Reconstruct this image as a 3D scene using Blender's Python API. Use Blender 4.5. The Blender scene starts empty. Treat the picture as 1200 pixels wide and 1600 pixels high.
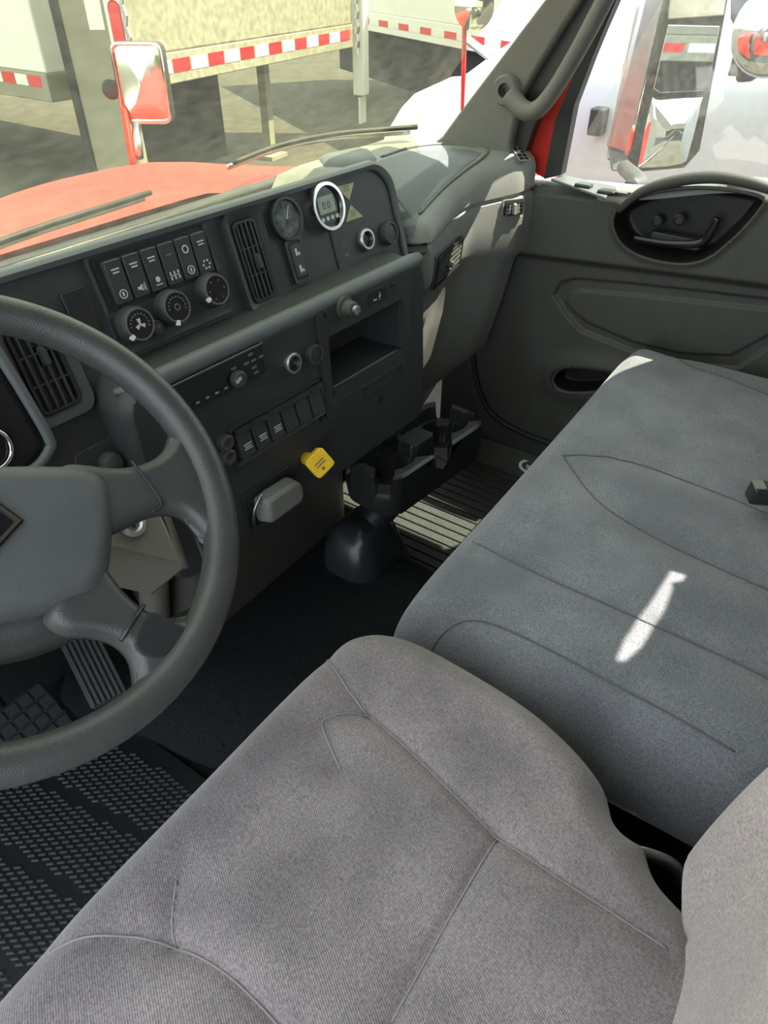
import bpy, bmesh, math, random
import numpy as np
from mathutils import Vector, Matrix
random.seed(3); RNG = np.random.default_rng(5)
S = bpy.context.scene
COL = S.collection
# ------------------------------------------------------------------ camera, sky, sun, exposure
F = 1100.0; PITCH = math.radians(38.5); YAW = math.radians(55.5)
CAM = np.array([-.73, 0., 1.20])
_h = np.array([math.sin(YAW), math.cos(YAW), 0]); RT = np.array([math.cos(YAW), -math.sin(YAW), 0]); ZU = np.array([0, 0, 1.])
AX = math.cos(PITCH)*_h - math.sin(PITCH)*ZU; UP = math.sin(PITCH)*_h + math.cos(PITCH)*ZU
cd = bpy.data.cameras.new('camera'); cam = bpy.data.objects.new('camera', cd); COL.objects.link(cam)
cd.sensor_fit = 'VERTICAL'; cd.sensor_height = 32.0; cd.lens = F/1600*32.0; cd.clip_start = .02; cd.clip_end = 400
cam.matrix_world = Matrix(((RT[0], UP[0], -AX[0], CAM[0]), (RT[1], UP[1], -AX[1], CAM[1]), (RT[2], UP[2], -AX[2], CAM[2]), (0, 0, 0, 1)))
S.camera = cam
SUN = np.array([.34, -.50, 1.0]); SUN = SUN/np.linalg.norm(SUN)      # direction towards the sun
w = bpy.data.worlds.new('sky'); S.world = w; w.use_nodes = True
bg = w.node_tree.nodes['Background']; bg.inputs[0].default_value = (.80, .90, 1.0, 1); bg.inputs[1].default_value = 2.1
sd = bpy.data.lights.new('sun', 'SUN'); sd.energy = 10.0; sd.angle = math.radians(.4); sd.color = (1, .94, .80)
sun = bpy.data.objects.new('sun', sd); COL.objects.link(sun)
sun.rotation_euler = Vector(SUN).to_track_quat('Z', 'Y').to_euler(); sun.location = (3, -6, 10)
S.view_settings.view_transform = 'Standard'; S.view_settings.look = 'None'; S.view_settings.gamma = 1.0
S.view_settings.use_curve_mapping = False; S.view_settings.exposure = 0.75
# ------------------------------------------------------------------ pixel -> place
def ray(u, v): return AX*F + RT*(u-600) + UP*(800-v)
def ox(u, v, X): d = ray(u, v); return CAM + d*(X-CAM[0])/d[0]
def oy(u, v, Y): d = ray(u, v); return CAM + d*(Y-CAM[1])/d[1]
def oz(u, v, Z): d = ray(u, v); return CAM + d*(Z-CAM[2])/d[2]
def nrm(a): a = np.array(a, float); return a/np.linalg.norm(a)
class Pl:                                       # a plane with axes h (across), v (up), n (out of the surface)
    def __init__(s, p0, h, v):
        s.p0 = np.array(p0, float); s.h = nrm(h); v = np.array(v, float); s.v = nrm(v - s.h*(v@s.h)); s.n = np.cross(s.h, s.v)
    def uv(s, x, y):
        d = ray(x, y); t = ((s.p0-CAM)@s.n)/(d@s.n); q = CAM + d*t - s.p0; return float(q@s.h), float(q@s.v)
    def pt(s, u, v, w=0.): return s.p0 + s.h*u + s.v*v + s.n*w
    def off(s, w): return Pl(s.p0 + s.n*w, s.h, s.v)
    def rect(s, a, b):                          # two opposite pixel corners -> u0,v0,u1,v1
        p, q = s.uv(*a), s.uv(*b); return min(p[0], q[0]), min(p[1], q[1]), max(p[0], q[0]), max(p[1], q[1])
# ------------------------------------------------------------------ materials
def mat(name, col, rough=.5, metal=0., nscale=0, namt=.0, bscale=0, bstr=0., spec=.5, coat=0., col2=None, kind='noise', detail=4):
    m = bpy.data.materials.new(name); m.use_nodes = True; nt = m.node_tree; b = nt.nodes['Principled BSDF']
    b.inputs['Base Color'].default_value = (*col, 1); b.inputs['Roughness'].default_value = rough; b.inputs['Metallic'].default_value = metal
    b.inputs['Specular IOR Level'].default_value = spec; b.inputs['Coat Weight'].default_value = coat
    tc = nt.nodes.new('ShaderNodeTexCoord')
    if nscale:
        n = nt.nodes.new('ShaderNodeTexNoise'); n.inputs['Scale'].default_value = nscale; n.inputs['Detail'].default_value = detail
        nt.links.new(tc.outputs['Object'], n.inputs['Vector'])
        r = nt.nodes.new('ShaderNodeValToRGB'); c2 = col2 or tuple(max(0, c*(1-namt)) for c in col); c1 = col if col2 else tuple(c*(1+namt) for c in col)
        r.color_ramp.elements[0].color = (*c2, 1); r.color_ramp.elements[1].color = (*c1, 1); r.color_ramp.elements[0].position = .3; r.color_ramp.elements[1].position = .7
        nt.links.new(n.outputs['Fac'], r.inputs['Fac']); nt.links.new(r.outputs['Color'], b.inputs['Base Color'])
    if bscale:
        t = nt.nodes.new('ShaderNodeTexNoise' if kind == 'noise' else 'ShaderNodeTexVoronoi'); t.inputs['Scale'].default_value = bscale
        nt.links.new(tc.outputs['Object'], t.inputs['Vector'])
        bp = nt.nodes.new('ShaderNodeBump'); bp.inputs['Strength'].default_value = bstr; bp.inputs['Distance'].default_value = .002
        nt.links.new(t.outputs['Fac' if kind == 'noise' else 'Distance'], bp.inputs['Height']); nt.links.new(bp.outputs['Normal'], b.inputs['Normal'])
    return m
def fabric(name, c1, c2, ribdir):
    m = mat(name, c1, .92, spec=.15); nt = m.node_tree; b = nt.nodes['Principled BSDF']; L = nt.links.new
    b.inputs['Sheen Weight'].default_value = .35; b.inputs['Sheen Roughness'].default_value = .5
    tc = nt.nodes.new('ShaderNodeTexCoord')
    n1 = nt.nodes.new('ShaderNodeTexNoise'); n1.inputs['Scale'].default_value = 9; n1.inputs['Detail'].default_value = 3; L(tc.outputs['Object'], n1.inputs['Vector'])
    r1 = nt.nodes.new('ShaderNodeValToRGB'); r1.color_ramp.elements[0].position = .35; r1.color_ramp.elements[1].position = .68
    r1.color_ramp.elements[0].color = (*c2, 1); r1.color_ramp.elements[1].color = (*c1, 1); L(n1.outputs['Fac'], r1.inputs['Fac'])
    n2 = nt.nodes.new('ShaderNodeTexNoise'); n2.inputs['Scale'].default_value = 420; n2.inputs['Detail'].default_value = 2; L(tc.outputs['Object'], n2.inputs['Vector'])
    mx = nt.nodes.new('ShaderNodeMixRGB'); mx.blend_type = 'OVERLAY'; mx.inputs[0].default_value = .75; L(r1.outputs['Color'], mx.inputs[1]); L(n2.outputs['Fac'], mx.inputs[2])
    L(mx.outputs['Color'], b.inputs['Base Color'])
    mp = nt.nodes.new('ShaderNodeMapping'); mp.inputs['Rotation'].default_value = (0, 0, ribdir); L(tc.outputs['Object'], mp.inputs['Vector'])
    wv = nt.nodes.new('ShaderNodeTexWave'); wv.inputs['Scale'].default_value = 150; wv.inputs['Distortion'].default_value = .5; wv.inputs['Detail'].default_value = 1; L(mp.outputs['Vector'], wv.inputs['Vector'])
    ad = nt.nodes.new('ShaderNodeMath'); ad.operation = 'ADD'; L(wv.outputs['Fac'], ad.inputs[0]); L(n2.outputs['Fac'], ad.inputs[1])
    bp = nt.nodes.new('ShaderNodeBump'); bp.inputs['Strength'].default_value = .28; bp.inputs['Distance'].default_value = .0015; L(ad.outputs[0], bp.inputs['Height']); L(bp.outputs['Normal'], b.inputs['Normal'])
    return m
def pane(name, tint, haze, gloss):
    m = bpy.data.materials.new(name); m.use_nodes = True; nt = m.node_tree; nt.nodes.clear(); L = nt.links.new
    o = nt.nodes.new('ShaderNodeOutputMaterial'); t = nt.nodes.new('ShaderNodeBsdfTransparent'); t.inputs[0].default_value = (*tint, 1)
    d = nt.nodes.new('ShaderNodeBsdfTranslucent'); d.inputs[0].default_value = (.95, .93, .80, 1)
    g = nt.nodes.new('ShaderNodeBsdfGlossy'); g.inputs['Roughness'].default_value = .02
    n = nt.nodes.new('ShaderNodeTexNoise'); n.inputs['Scale'].default_value = 60; n.inputs['Detail'].default_value = 8
    mp = nt.nodes.new('ShaderNodeMapRange'); mp.inputs['From Min'].default_value = .35; mp.inputs['From Max'].default_value = .75; mp.inputs['To Min'].default_value = haze*.5; mp.inputs['To Max'].default_value = haze*1.6
    L(n.outputs['Fac'], mp.inputs['Value'])
    m1 = nt.nodes.new('ShaderNodeMixShader'); L(mp.outputs['Result'], m1.inputs[0]); L(t.outputs[0], m1.inputs[1]); L(d.outputs[0], m1.inputs[2])
    m2 = nt.nodes.new('ShaderNodeMixShader'); m2.inputs[0].default_value = gloss; L(m1.outputs[0], m2.inputs[1]); L(g.outputs[0], m2.inputs[2])
    L(m2.outputs[0], o.inputs[0]); return m
def emit(name, col, st):
    m = bpy.data.materials.new(name); m.use_nodes = True; b = m.node_tree.nodes['Principled BSDF']
    b.inputs['Base Color'].default_value = (*col, 1); b.inputs['Emission Color'].default_value = (*col, 1); b.inputs['Emission Strength'].default_value = st; return m
M = dict(
 fascia=mat('charcoal_plastic', (.040, .043, .044), .50, bscale=900, bstr=.25, nscale=40, namt=.06),
 pad=mat('slate_soft_plastic', (.115, .125, .128), .48, bscale=700, bstr=.3, nscale=30, namt=.05),
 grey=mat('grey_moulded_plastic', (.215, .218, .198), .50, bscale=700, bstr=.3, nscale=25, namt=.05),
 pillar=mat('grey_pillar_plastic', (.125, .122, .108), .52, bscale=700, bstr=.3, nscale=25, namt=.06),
 door=mat('dark_grey_door_plastic', (.062, .062, .056), .52, bscale=700, bstr=.3, nscale=25, namt=.06),
 black=mat('black_plastic', (.021, .022, .023), .34, bscale=800, bstr=.15),
 gloss=mat('gloss_black_plastic', (.010, .011, .012), .20),
 rubber=mat('black_rubber', (.018, .019, .020), .55, bscale=500, bstr=.3),
 wheel=mat('worn_grey_leather_grain', (.058, .059, .058), .36, bscale=700, bstr=.18, nscale=30, namt=.12, kind='voronoi'),
 hub=mat('grey_hub_plastic', (.088, .094, .098), .47, bscale=900, bstr=.3, nscale=40, namt=.05),
 carpet=mat('black_carpet', (.009, .0105, .0115), .95, bscale=500, bstr=1.0, nscale=300, namt=.8, spec=.2),
 matrub=mat('dull_black_mat_rubber', (.050, .052, .048), .60, bscale=300, bstr=.25, nscale=120, namt=.2),
 drvmat=mat('dull_black_driver_mat_rubber', (.014, .0145, .016), .34, bscale=300, bstr=.2),
 chrome=mat('chrome', (.82, .83, .84), .07, 1.0),
 satin=mat('satin_metal', (.50, .51, .52), .35, 1.0, nscale=30, namt=.1),
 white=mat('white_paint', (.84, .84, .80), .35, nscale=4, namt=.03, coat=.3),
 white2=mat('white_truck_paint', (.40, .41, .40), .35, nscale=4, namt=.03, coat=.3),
 steel=mat('polished_steel', (.62, .63, .64), .18, 1.0),
 ink=mat('white_print', (.55, .57, .58), .6),
 inkdim=mat('dim_grey_print', (.16, .17, .17), .6),
 red=mat('red_paint', (.50, .026, .012), .45, coat=.0, spec=.3, nscale=3, namt=.04),
 redlens=mat('red_lens', (.75, .02, .03), .2, coat=.5),
 yellow=mat('yellow_plastic', (.98, .64, .03), .40, nscale=60, namt=.08),
 sticker=mat('pale_yellow_sticker', (.46, .43, .24), .6, nscale=60, namt=.15),
 lcd=mat('grey_green_lcd', (.30, .36, .29), .3, nscale=80, namt=.2),
 dial=mat('smoky_dial_glass', (.11, .13, .13), .12, nscale=70, namt=.6),
 alum=mat('dull_aluminium_plate', (.33, .315, .25), .6, .1, nscale=14, namt=.25, bscale=60, bstr=.4),
 beige=mat('weathered_beige_paint', (.27, .26, .20), .6, nscale=3, namt=.1),
 ground=mat('gravel', (.066, .061, .045), .95, nscale=6, namt=.3, bscale=50, bstr=.8, detail=10),
 tyre=mat('tyre_and_shadow_black', (.03, .03, .03), .8, bscale=80, bstr=.3),  # also colours the shadow boxes under the trailers
 engine=mat('dark_engine_cover_plastic', (.060, .058, .048), .42, bscale=600, bstr=.2),
 boot=mat('satin_black_boot', (.022, .026, .028), .27),
 tread=mat('glint_tread_rubber', (.050, .052, .056), .30),  # paler than the mat: glints on the bars put into the colour
 void=mat('deep_black_recess_shade', (.006, .006, .006), .5),  # black bowl plastic; also paints shade into the pocket and grille holes
 olive=mat('olive_grey_plastic', (.15, .145, .12), .42, bscale=600, bstr=.2),
 seat=fabric('mauve_grey_ribbed_fabric', (.268, .228, .232), (.175, .149, .155), .55),
 bench=fabric('shaded_ribbed_fabric', (.215, .219, .245), (.145, .150, .172), .2),  # same cloth as the seat, shade put into a bluer, darker colour
 back=fabric('lit_ribbed_fabric', (.40, .330, .312), (.335, .278, .264), .3),  # same cloth, its lit look put into a warmer, lighter colour
 thread=mat('pale_seam_thread', (.27, .24, .245), .9),
 threadd=mat('dark_seam_thread', (.12, .12, .13), .9),
 glass=pane('dusty_windshield_glass', (.84, .84, .70), .026, .03),
 glass2=pane('door_glass', (.95, .97, .93), .03, .04),
 mirror=mat('mirror_glass', (.86, .87, .86), .015, 1.0),
)
# ------------------------------------------------------------------ object helpers
def tag(o, label=None, cat=None, group=None, kind=None):
    if label: o['label'] = label
    if cat: o['category'] = cat
    if group: o['group'] = group
    if kind: o['kind'] = kind
    return o
def thing(name, loc, label=None, cat=None, group=None, kind=None):
    e = bpy.data.objects.new(name, None); COL.objects.link(e); e.location = tuple(float(c) for c in loc); e.empty_display_size = .05
    return tag(e, label, cat, group, kind)
def obj(name, vf, m, parent=None, smooth=35, bevel=0, seg=2, label=None):
    v, f = vf
    me = bpy.data.meshes.new(name); me.from_pydata([tuple(map(float, p)) for p in v], [], [tuple(int(i) for i in q) for q in f]); me.validate()
    bm = bmesh.new(); bm.from_mesh(me); bmesh.ops.recalc_face_normals(bm, faces=bm.faces); bm.to_mesh(me); bm.free()
    me.materials.append(M[m] if isinstance(m, str) else m)
    o = bpy.data.objects.new(name, me); COL.objects.link(o)
    if smooth:
        me.shade_smooth()
        if smooth < 180: me.set_sharp_from_angle(angle=math.radians(smooth))
    if bevel:
        b = o.modifiers.new('bevel', 'BEVEL'); b.width = bevel; b.segments = seg; b.limit_method = 'ANGLE'; b.angle_limit = math.radians(40)
    if parent is not None:
        o.parent = parent
        if parent.type == 'EMPTY': o.matrix_parent_inverse = Matrix.Translation(-Vector(parent.location))
    if label: o['label'] = label
    return o
def join(*vfs):
    V, Fc = [], []
    for v, f in vfs:
        k = len(V); V += [np.asarray(p, float) for p in v]; Fc += [tuple(i+k for i in q) for q in f]
    return V, Fc
def grid(P, close_u=False, close_v=False, cap=False):         # P[i][j] -> quads
    n, m = len(P), len(P[0]); V = [p for row in P for p in row]; Fc = []
    for i in range(n if close_u else n-1):
        for j in range(m if close_v else m-1):
            a, b = i % n, (i+1) % n; c, d = j, (j+1) % m
            Fc.append((a*m+c, b*m+c, b*m+d, a*m+d))
    if cap and close_v: Fc.append(tuple(range(m-1, -1, -1))); Fc.append(tuple((n-1)*m+j for j in range(m)))
    return V, Fc
def prism(poly, d):                                           # 3D polygon pushed along d
    poly = [np.asarray(p, float) for p in poly]; d = np.asarray(d, float); n = len(poly)
    V = poly + [p+d for p in poly]
    return V, [tuple(range(n)), tuple(range(2*n-1, n-1, -1))] + [(i, (i+1) % n, (i+1) % n+n, i+n) for i in range(n)]
def taper(polyA, polyB):
    A = [np.asarray(p, float) for p in polyA]; B = [np.asarray(p, float) for p in polyB]; n = len(A)
    return A+B, [tuple(range(n)), tuple(range(2*n-1, n-1, -1))] + [(i, (i+1) % n, (i+1) % n+n, i+n) for i in range(n)]
def box(x0, y0, z0, x1, y1, z1):
    return prism([(x0, y0, z0), (x1, y0, z0), (x1, y1, z0), (x0, y1, z0)], (0, 0, z1-z0))
def rr(u0, v0, u1, v1, r, n=5):                                # rounded rectangle, 2D
    r = min(r, (u1-u0)/2*.999, (v1-v0)/2*.999); o = []
    for cx, cy, a in ((u1-r, v1-r, 0), (u0+r, v1-r, 90), (u0+r, v0+r, 180), (u1-r, v0+r, 270)):
        for k in range(n+1):
            t = math.radians(a + 90*k/n); o.append((cx+r*math.cos(t), cy+r*math.sin(t)))
    return o
def circ(u, v, r, n=24, ry=None): return [(u+r*math.cos(2*math.pi*k/n), v+(ry or r)*math.sin(2*math.pi*k/n)) for k in range(n)]
def slab(P, poly, w0, w1, inset=0):                            # 2D polygon on plane P between heights w0,w1; top may be inset
    c = np.mean(np.array(poly), 0); s = lambda q: c+(np.array(q)-c)*(1-inset)
    return taper([P.pt(*q, w0) for q in poly], [P.pt(*s(q), w1) for q in poly])
def ring(P, outer, inner, w0, w1, w1i=None):                   # frame between two outlines
    w1i = w1 if w1i is None else w1i
    rows = [[P.pt(*q, w0) for q in outer], [P.pt(*q, w1) for q in outer], [P.pt(*q, w1i) for q in inner], [P.pt(*q, w0) for q in inner]]
    return grid(rows, close_u=True, close_v=True)
def lathe(P, u, v, prof, n=32, lobes=0, amp=0):                # prof: (radius, height) from base to tip around plane normal
    rows = []
    for r, hgt in prof:
        rows.append([P.pt(u+(r+(amp*r*math.cos(lobes*t) if lobes else 0))*math.cos(t), v+(r+(amp*r*math.cos(lobes*t) if lobes else 0))*math.sin(t), hgt) for t in [2*math.pi*k/n for k in range(n)]])
    return grid(rows, close_v=True, cap=True)
def smoothpts(pts, k=6, closed=False):                         # Catmull-Rom
    p = [np.asarray(q, float) for q in pts]; n = len(p); o = []
    for i in range(n if closed else n-1):
        a, b, c, d = (p[(i-1) % n], p[i], p[(i+1) % n], p[(i+2) % n]) if closed else (p[max(i-1, 0)], p[i], p[i+1], p[min(i+2, n-1)])
        for t in [j/k for j in range(k)]:
            o.append(.5*((2*b)+(c-a)*t+(2*a-5*b+4*c-d)*t*t+(3*b-a-3*c+d)*t**3))
    if not closed: o.append(p[-1])
    return o
def tube(pts, r, n=10, k=0, closed=False, flat=1.0):           # r number or list
    if k: 
        if not np.isscalar(r): r = list(np.interp(np.linspace(0, 1, (len(pts)-(0 if closed else 1))*k+(0 if closed else 1)), np.linspace(0, 1, len(pts)), r))
        pts = smoothpts(pts, k, closed)
    p = [np.asarray(q, float) for q in pts]; N = len(p); rows = []; prev = None
    for i in range(N):
        t = nrm(p[(i+1) % N]-p[i-1]) if closed else nrm(p[min(i+1, N-1)]-p[max(i-1, 0)])
        if prev is None: a = np.array([0, 0, 1.]) if abs(t[2]) < .9 else np.array([1., 0, 0])
        else: a = prev
        e1 = nrm(a-t*(a@t)); prev = e1; e2 = np.cross(t, e1); R = r if np.isscalar(r) else r[i]
        rows.append([p[i]+R*(math.cos(s)*e1+flat*math.sin(s)*e2) for s in [2*math.pi*j/n for j in range(n)]])
    return grid(rows, close_u=closed, close_v=True, cap=not closed)
def sdf_poly(poly, X, Y):                                      # signed distance, negative inside
    p = np.asarray(poly, float); n = len(p); d = np.full(X.shape, 1e9); ins = np.zeros(X.shape, bool)
    for i in range(n):
        a, b = p[i], p[(i+1) % n]; e = b-a; wx, wy = X-a[0], Y-a[1]
        t = np.clip((wx*e[0]+wy*e[1])/max(e@e, 1e-12), 0, 1); d = np.minimum(d, (wx-e[0]*t)**2+(wy-e[1]*t)**2)
        c = ((a[1] <= Y) & (b[1] > Y)) | ((b[1] <= Y) & (a[1] > Y))
        xi = a[0]+(Y-a[1])/(e[1] if abs(e[1]) > 1e-12 else 1e-12)*e[0]; ins ^= c & (X < xi)
    d = np.sqrt(d); return np.where(ins, -d, d)
def dist_line(pl, X, Y):
    p = np.asarray(pl, float); d = np.full(X.shape, 1e9)
    for a, b in zip(p[:-1], p[1:]):
        e = b-a; wx, wy = X-a[0], Y-a[1]; t = np.clip((wx*e[0]+wy*e[1])/max(e@e, 1e-12), 0, 1); d = np.minimum(d, (wx-e[0]*t)**2+(wy-e[1]*t)**2)
    return np.sqrt(d)
def sstep(x, a, b): t = np.clip((x-a)/(b-a), 0, 1); return t*t*(3-2*t)
def hfield(P, u0, v0, u1, v1, step, wfun, snaps=(), mask=None, inv=False):
    nu, nv = int(round((u1-u0)/step))+1, int(round((v1-v0)/step))+1
    Ug, Vg = np.meshgrid(np.linspace(u0, u1, nu), np.linspace(v0, v1, nv), indexing='ij')
    for poly in snaps:
        for _ in range(2):
            s = sdf_poly(poly, Ug, Vg); e = step*.2
            gx = (sdf_poly(poly, Ug+e, Vg)-sdf_poly(poly, Ug-e, Vg))/(2*e); gy = (sdf_poly(poly, Ug, Vg+e)-sdf_poly(poly, Ug, Vg-e))/(2*e)
            k = (np.abs(s) < step*.52); Ug = np.where(k, Ug-gx*s, Ug); Vg = np.where(k, Vg-gy*s, Vg)
    Wg = wfun(Ug, Vg)
    Pts = P.p0 + Ug[..., None]*P.h + Vg[..., None]*P.v + Wg[..., None]*P.n
    keep = np.ones((nu-1, nv-1), bool)
    if mask is not None:
        uc = (Ug[:-1, :-1]+Ug[1:, 1:]+Ug[1:, :-1]+Ug[:-1, 1:])/4; vc = (Vg[:-1, :-1]+Vg[1:, 1:]+Vg[1:, :-1]+Vg[:-1, 1:])/4; keep = mask(uc, vc)
    idx = np.arange(nu*nv).reshape(nu, nv); I, J = np.nonzero(keep)
    Fq = np.stack([idx[I, J], idx[I+1, J], idx[I+1, J+1], idx[I, J+1]], 1)
    used = np.unique(Fq); mp = np.zeros(nu*nv, int); mp[used] = np.arange(len(used))
    return Pts.reshape(-1, 3)[used], mp[Fq]
def pad(P, outline, wfun, nr=70, w_base=None):                 # cushion: rings of an outline, height wfun(U,V,d) with d = distance inside
    o = np.asarray(outline, float); c = o.mean(0); s = 1-np.linspace(0, 1, nr)**1.6*.999
    Ug = c[0]+(o[:, 0]-c[0])[None]*s[:, None]; Vg = c[1]+(o[:, 1]-c[1])[None]*s[:, None]
    d = -sdf_poly(o, Ug, Vg); d[0] = 0; Wg = wfun(Ug, Vg, np.maximum(d, 0))
    G = P.p0 + Ug[..., None]*P.h + Vg[..., None]*P.v + Wg[..., None]*P.n
    rows = [list(r) for r in G]
    if w_base is not None: rows = [[P.pt(q[0], q[1], w_base) for q in o]] + rows
    return grid(rows, close_v=True, cap=True)
def fillet(d, R): return np.where(d < R, np.sqrt(np.maximum(0, 1-(1-np.clip(d/R, 0, 1))**2)), 1.0)
def textmesh(body, P, u, v, size, w=.0006, align='CENTER', rot=0., depth=.0):
    c = bpy.data.curves.new('t', 'FONT'); c.body = body; c.size = size; c.align_x = align; c.align_y = 'CENTER'; c.extrude = .0002; c.resolution_u = 2
    o = bpy.data.objects.new('t', c); COL.objects.link(o); dg = bpy.context.evaluated_depsgraph_get(); me = bpy.data.meshes.new_from_object(o.evaluated_get(dg))
    V = [P.pt(u+p.co.x*math.cos(rot)-p.co.y*math.sin(rot), v+p.co.x*math.sin(rot)+p.co.y*math.cos(rot), w+p.co.z) for p in me.vertices]; Fc = [tuple(q.vertices) for q in me.polygons]
    bpy.data.objects.remove(o); bpy.data.curves.remove(c); bpy.data.meshes.remove(me); return V, Fc
def R2(poly, a, c=(0, 0)): return [(c[0]+(x-c[0])*math.cos(a)-(y-c[1])*math.sin(a), c[1]+(x-c[0])*math.sin(a)+(y-c[1])*math.cos(a)) for x, y in poly]
FLOOR = Pl((0, 0, 0), (1, 0, 0), (0, 1, 0))
# ================================================================== the cab shell
def st(name, vf, m, bevel=0, label=None, smooth=35):
    o = obj(name, vf, m, None, smooth, bevel); o['kind'] = 'structure'
    if label: o['label'] = label
    return o
st('floor', box(-.92, -.42, -.06, 1.0, 1.12, 0.0), 'carpet', label='black carpeted cab floor')
# ceiling, with an unseen visor brow added in front to block the sun
st('ceiling', join(box(-.95, -.42, 1.55, .95, .42, 1.58), box(-.95, .42, 1.535, .98, .66, 1.55)), 'grey', label='grey cab headliner above the seats')
# back wall; unseen slot added, shaped to throw the bench sun patch
slot_px = [(1043, 897), (1066, 903), (1061, 912), (1044, 915), (1045, 925), (1030, 965), (1000, 1012), (975, 1034), (962, 1032), (975, 1000), (1010, 950)]
BZ = .492; YB = -.42
slot = []
for p in slot_px:
    q = oz(*p, BZ); k = (q[1]-YB)/(-SUN[1]); r_ = q+SUN*k; slot.append((r_[0], r_[2]))
def holed_wall():
    me_v = [(-.95, 0), (.95, 0), (.95, 1.56), (-.95, 1.56)]
    bm = bmesh.new(); o = [bm.verts.new((x, YB, z)) for x, z in me_v]; i = [bm.verts.new((x, YB, z)) for x, z in slot]
    e = [bm.edges.new((a[k], a[(k+1) % len(a)])) for a in (o, i) for k in range(len(a))]
    bmesh.ops.triangle_fill(bm, edges=e, use_beauty=True)
    bad = [f for f in bm.faces if sdf_poly(slot, np.array([f.calc_center_median().x]), np.array([f.calc_center_median().z]))[0] < -1e-4]
    bmesh.ops.delete(bm, geom=bad, context='FACES_ONLY')
    bm.verts.index_update(); V = [tuple(v.co) for v in bm.verts]; Fc = [tuple(v.index for v in f.verts) for f in bm.faces]; bm.free(); return V, Fc
st('wall_back', holed_wall(), 'grey', label='grey back wall of the cab with an added slot for a sun patch')
XD = .93
st('wall_right', prism([(XD, y, z) for y, z in ((-.42, 0), (.0, 0), (.12, .82), (-.066, 1.35), (-.12, 1.50), (-.13, 1.55), (-.42, 1.55))], (.05, 0, 0)), 'grey', label='grey pillar and side trim behind the passenger door')
st('trim_1', prism([(XD, y, z) for y, z in ((-.11, 1.50), (.33, 1.50), (.30, 1.55), (-.12, 1.55))], (.05, 0, 0)), 'grey', .01, 'grey roof rail above the passenger window')
st('wall_front', prism([(-.92, 1.10, 0), (.95, 1.10, 0), (.95, 1.16, .80), (-.92, 1.16, .80)], (0, .03, 0)), 'black', label='dark firewall behind the dashboard')
st('wall_left', prism([(-.93, y, z) for y, z in ((-.5, 0), (-.25, 0), (-.25, 1.55), (-.5, 1.55))], (-.04, 0, 0)), 'grey', label='grey pillar beside the open driver doorway')
# ---- windshield
def wy(z): return .93-(z-.86)/1.21
st('window_1', prism([(-.95, wy(.80)+.10, .80), (.90, wy(.80)+.10, .80), (.86, wy(1.54)+.10, 1.54), (-.95, wy(1.54)+.10, 1.54)], (0, .005, .004)), 'glass', label='dusty tinted windshield glass', smooth=0)
# ---- passenger door
door = thing('door_1', (XD, .45, 0), 'dark grey moulded passenger door trim with handle bowl', kind='structure')
PD = Pl((XD, 0, 0), (0, -1, 0), (0, 0, 1))
def dpoly(px, X=.90): return [(-ox(a, b, X)[1], ox(a, b, X)[2]) for a, b in px]
bowl = [tuple(p) for p in smoothpts(dpoly([(957, 345), (975, 318), (1030, 299), (1090, 293), (1150, 298), (1193, 310), (1186, 330), (1150, 370), (1105, 405), (1060, 413), (1005, 402), (970, 380)]), 4, True)]
inso = [tuple(p) for p in dpoly([(862, 462), (872, 442), (895, 435), (1000, 444), (1260, 474), (1225, 530), (1150, 580), (1060, 572), (985, 552), (905, 520), (880, 492)], .925)]
insi = [tuple(p) for p in dpoly([(878, 472), (888, 458), (905, 454), (1000, 462), (1235, 488), (1205, 525), (1140, 560), (1060, 556), (985, 538), (915, 508), (892, 490)], .925)]
pock = [tuple(p) for p in smoothpts(dpoly([(864, 592), (874, 576), (900, 571), (960, 580), (985, 600), (940, 611), (900, 614), (874, 608)], .93), 4, True)]
def belt(Y): return .775+.05*(.735-Y)+.035*sstep(-Y, -.50, -.25)
def crease(Y): return .611+.072*(.735-Y)
def dw(u, v):
    Y = -u; c = crease(Y); b = belt(Y)
    w = .030*sstep(v, c-.012, c+.012)-.012*sstep(v, b-.02, b)
    so, si = sdf_poly(inso, u, v), sdf_poly(insi, u, v)
    w = w-.009*sstep(-so, -.001, .006)+.006*sstep(-si, 0, .006)
    sp = sdf_poly(pock, u, v); w = w-.045*sstep(-sp, 0, .016)+.012*np.exp(-(np.maximum(sp, 0)/.03)**2)*(sp > 0)
    sb = sdf_poly(bowl, u, v); w = w-.050*sstep(-sb, 0, .022)+.005*np.exp(-(sb/.007)**2)
    w = w+.012*np.exp(-(((u+.66)/.05)**2+((v-.33)/.10)**2))
    return w
inb = lambda u, v: sdf_poly(bowl, u, v) < .001
inp = lambda u, v: sdf_poly(pock, u, v) < .001
obj('trim_panel', hfield(PD, -.93, .005, .0, .865, .0035, dw, [bowl, pock], lambda u, v: ~inb(u, v) & ~inp(u, v) & (v < belt(-u)+.002)), 'door', door, 60)
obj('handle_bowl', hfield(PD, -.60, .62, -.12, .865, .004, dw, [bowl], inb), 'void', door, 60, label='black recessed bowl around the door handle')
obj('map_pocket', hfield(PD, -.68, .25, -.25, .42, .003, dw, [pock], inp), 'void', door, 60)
obj('pocket_rim', tube([PD.pt(u, v, .004) for u, v in pock], .0065, 8, closed=True), 'door', door, 180)
obj('bowl_rim', tube([PD.pt(u, v, .031) for u, v in bowl], .004, 8, closed=True), 'door', door, 180)
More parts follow.
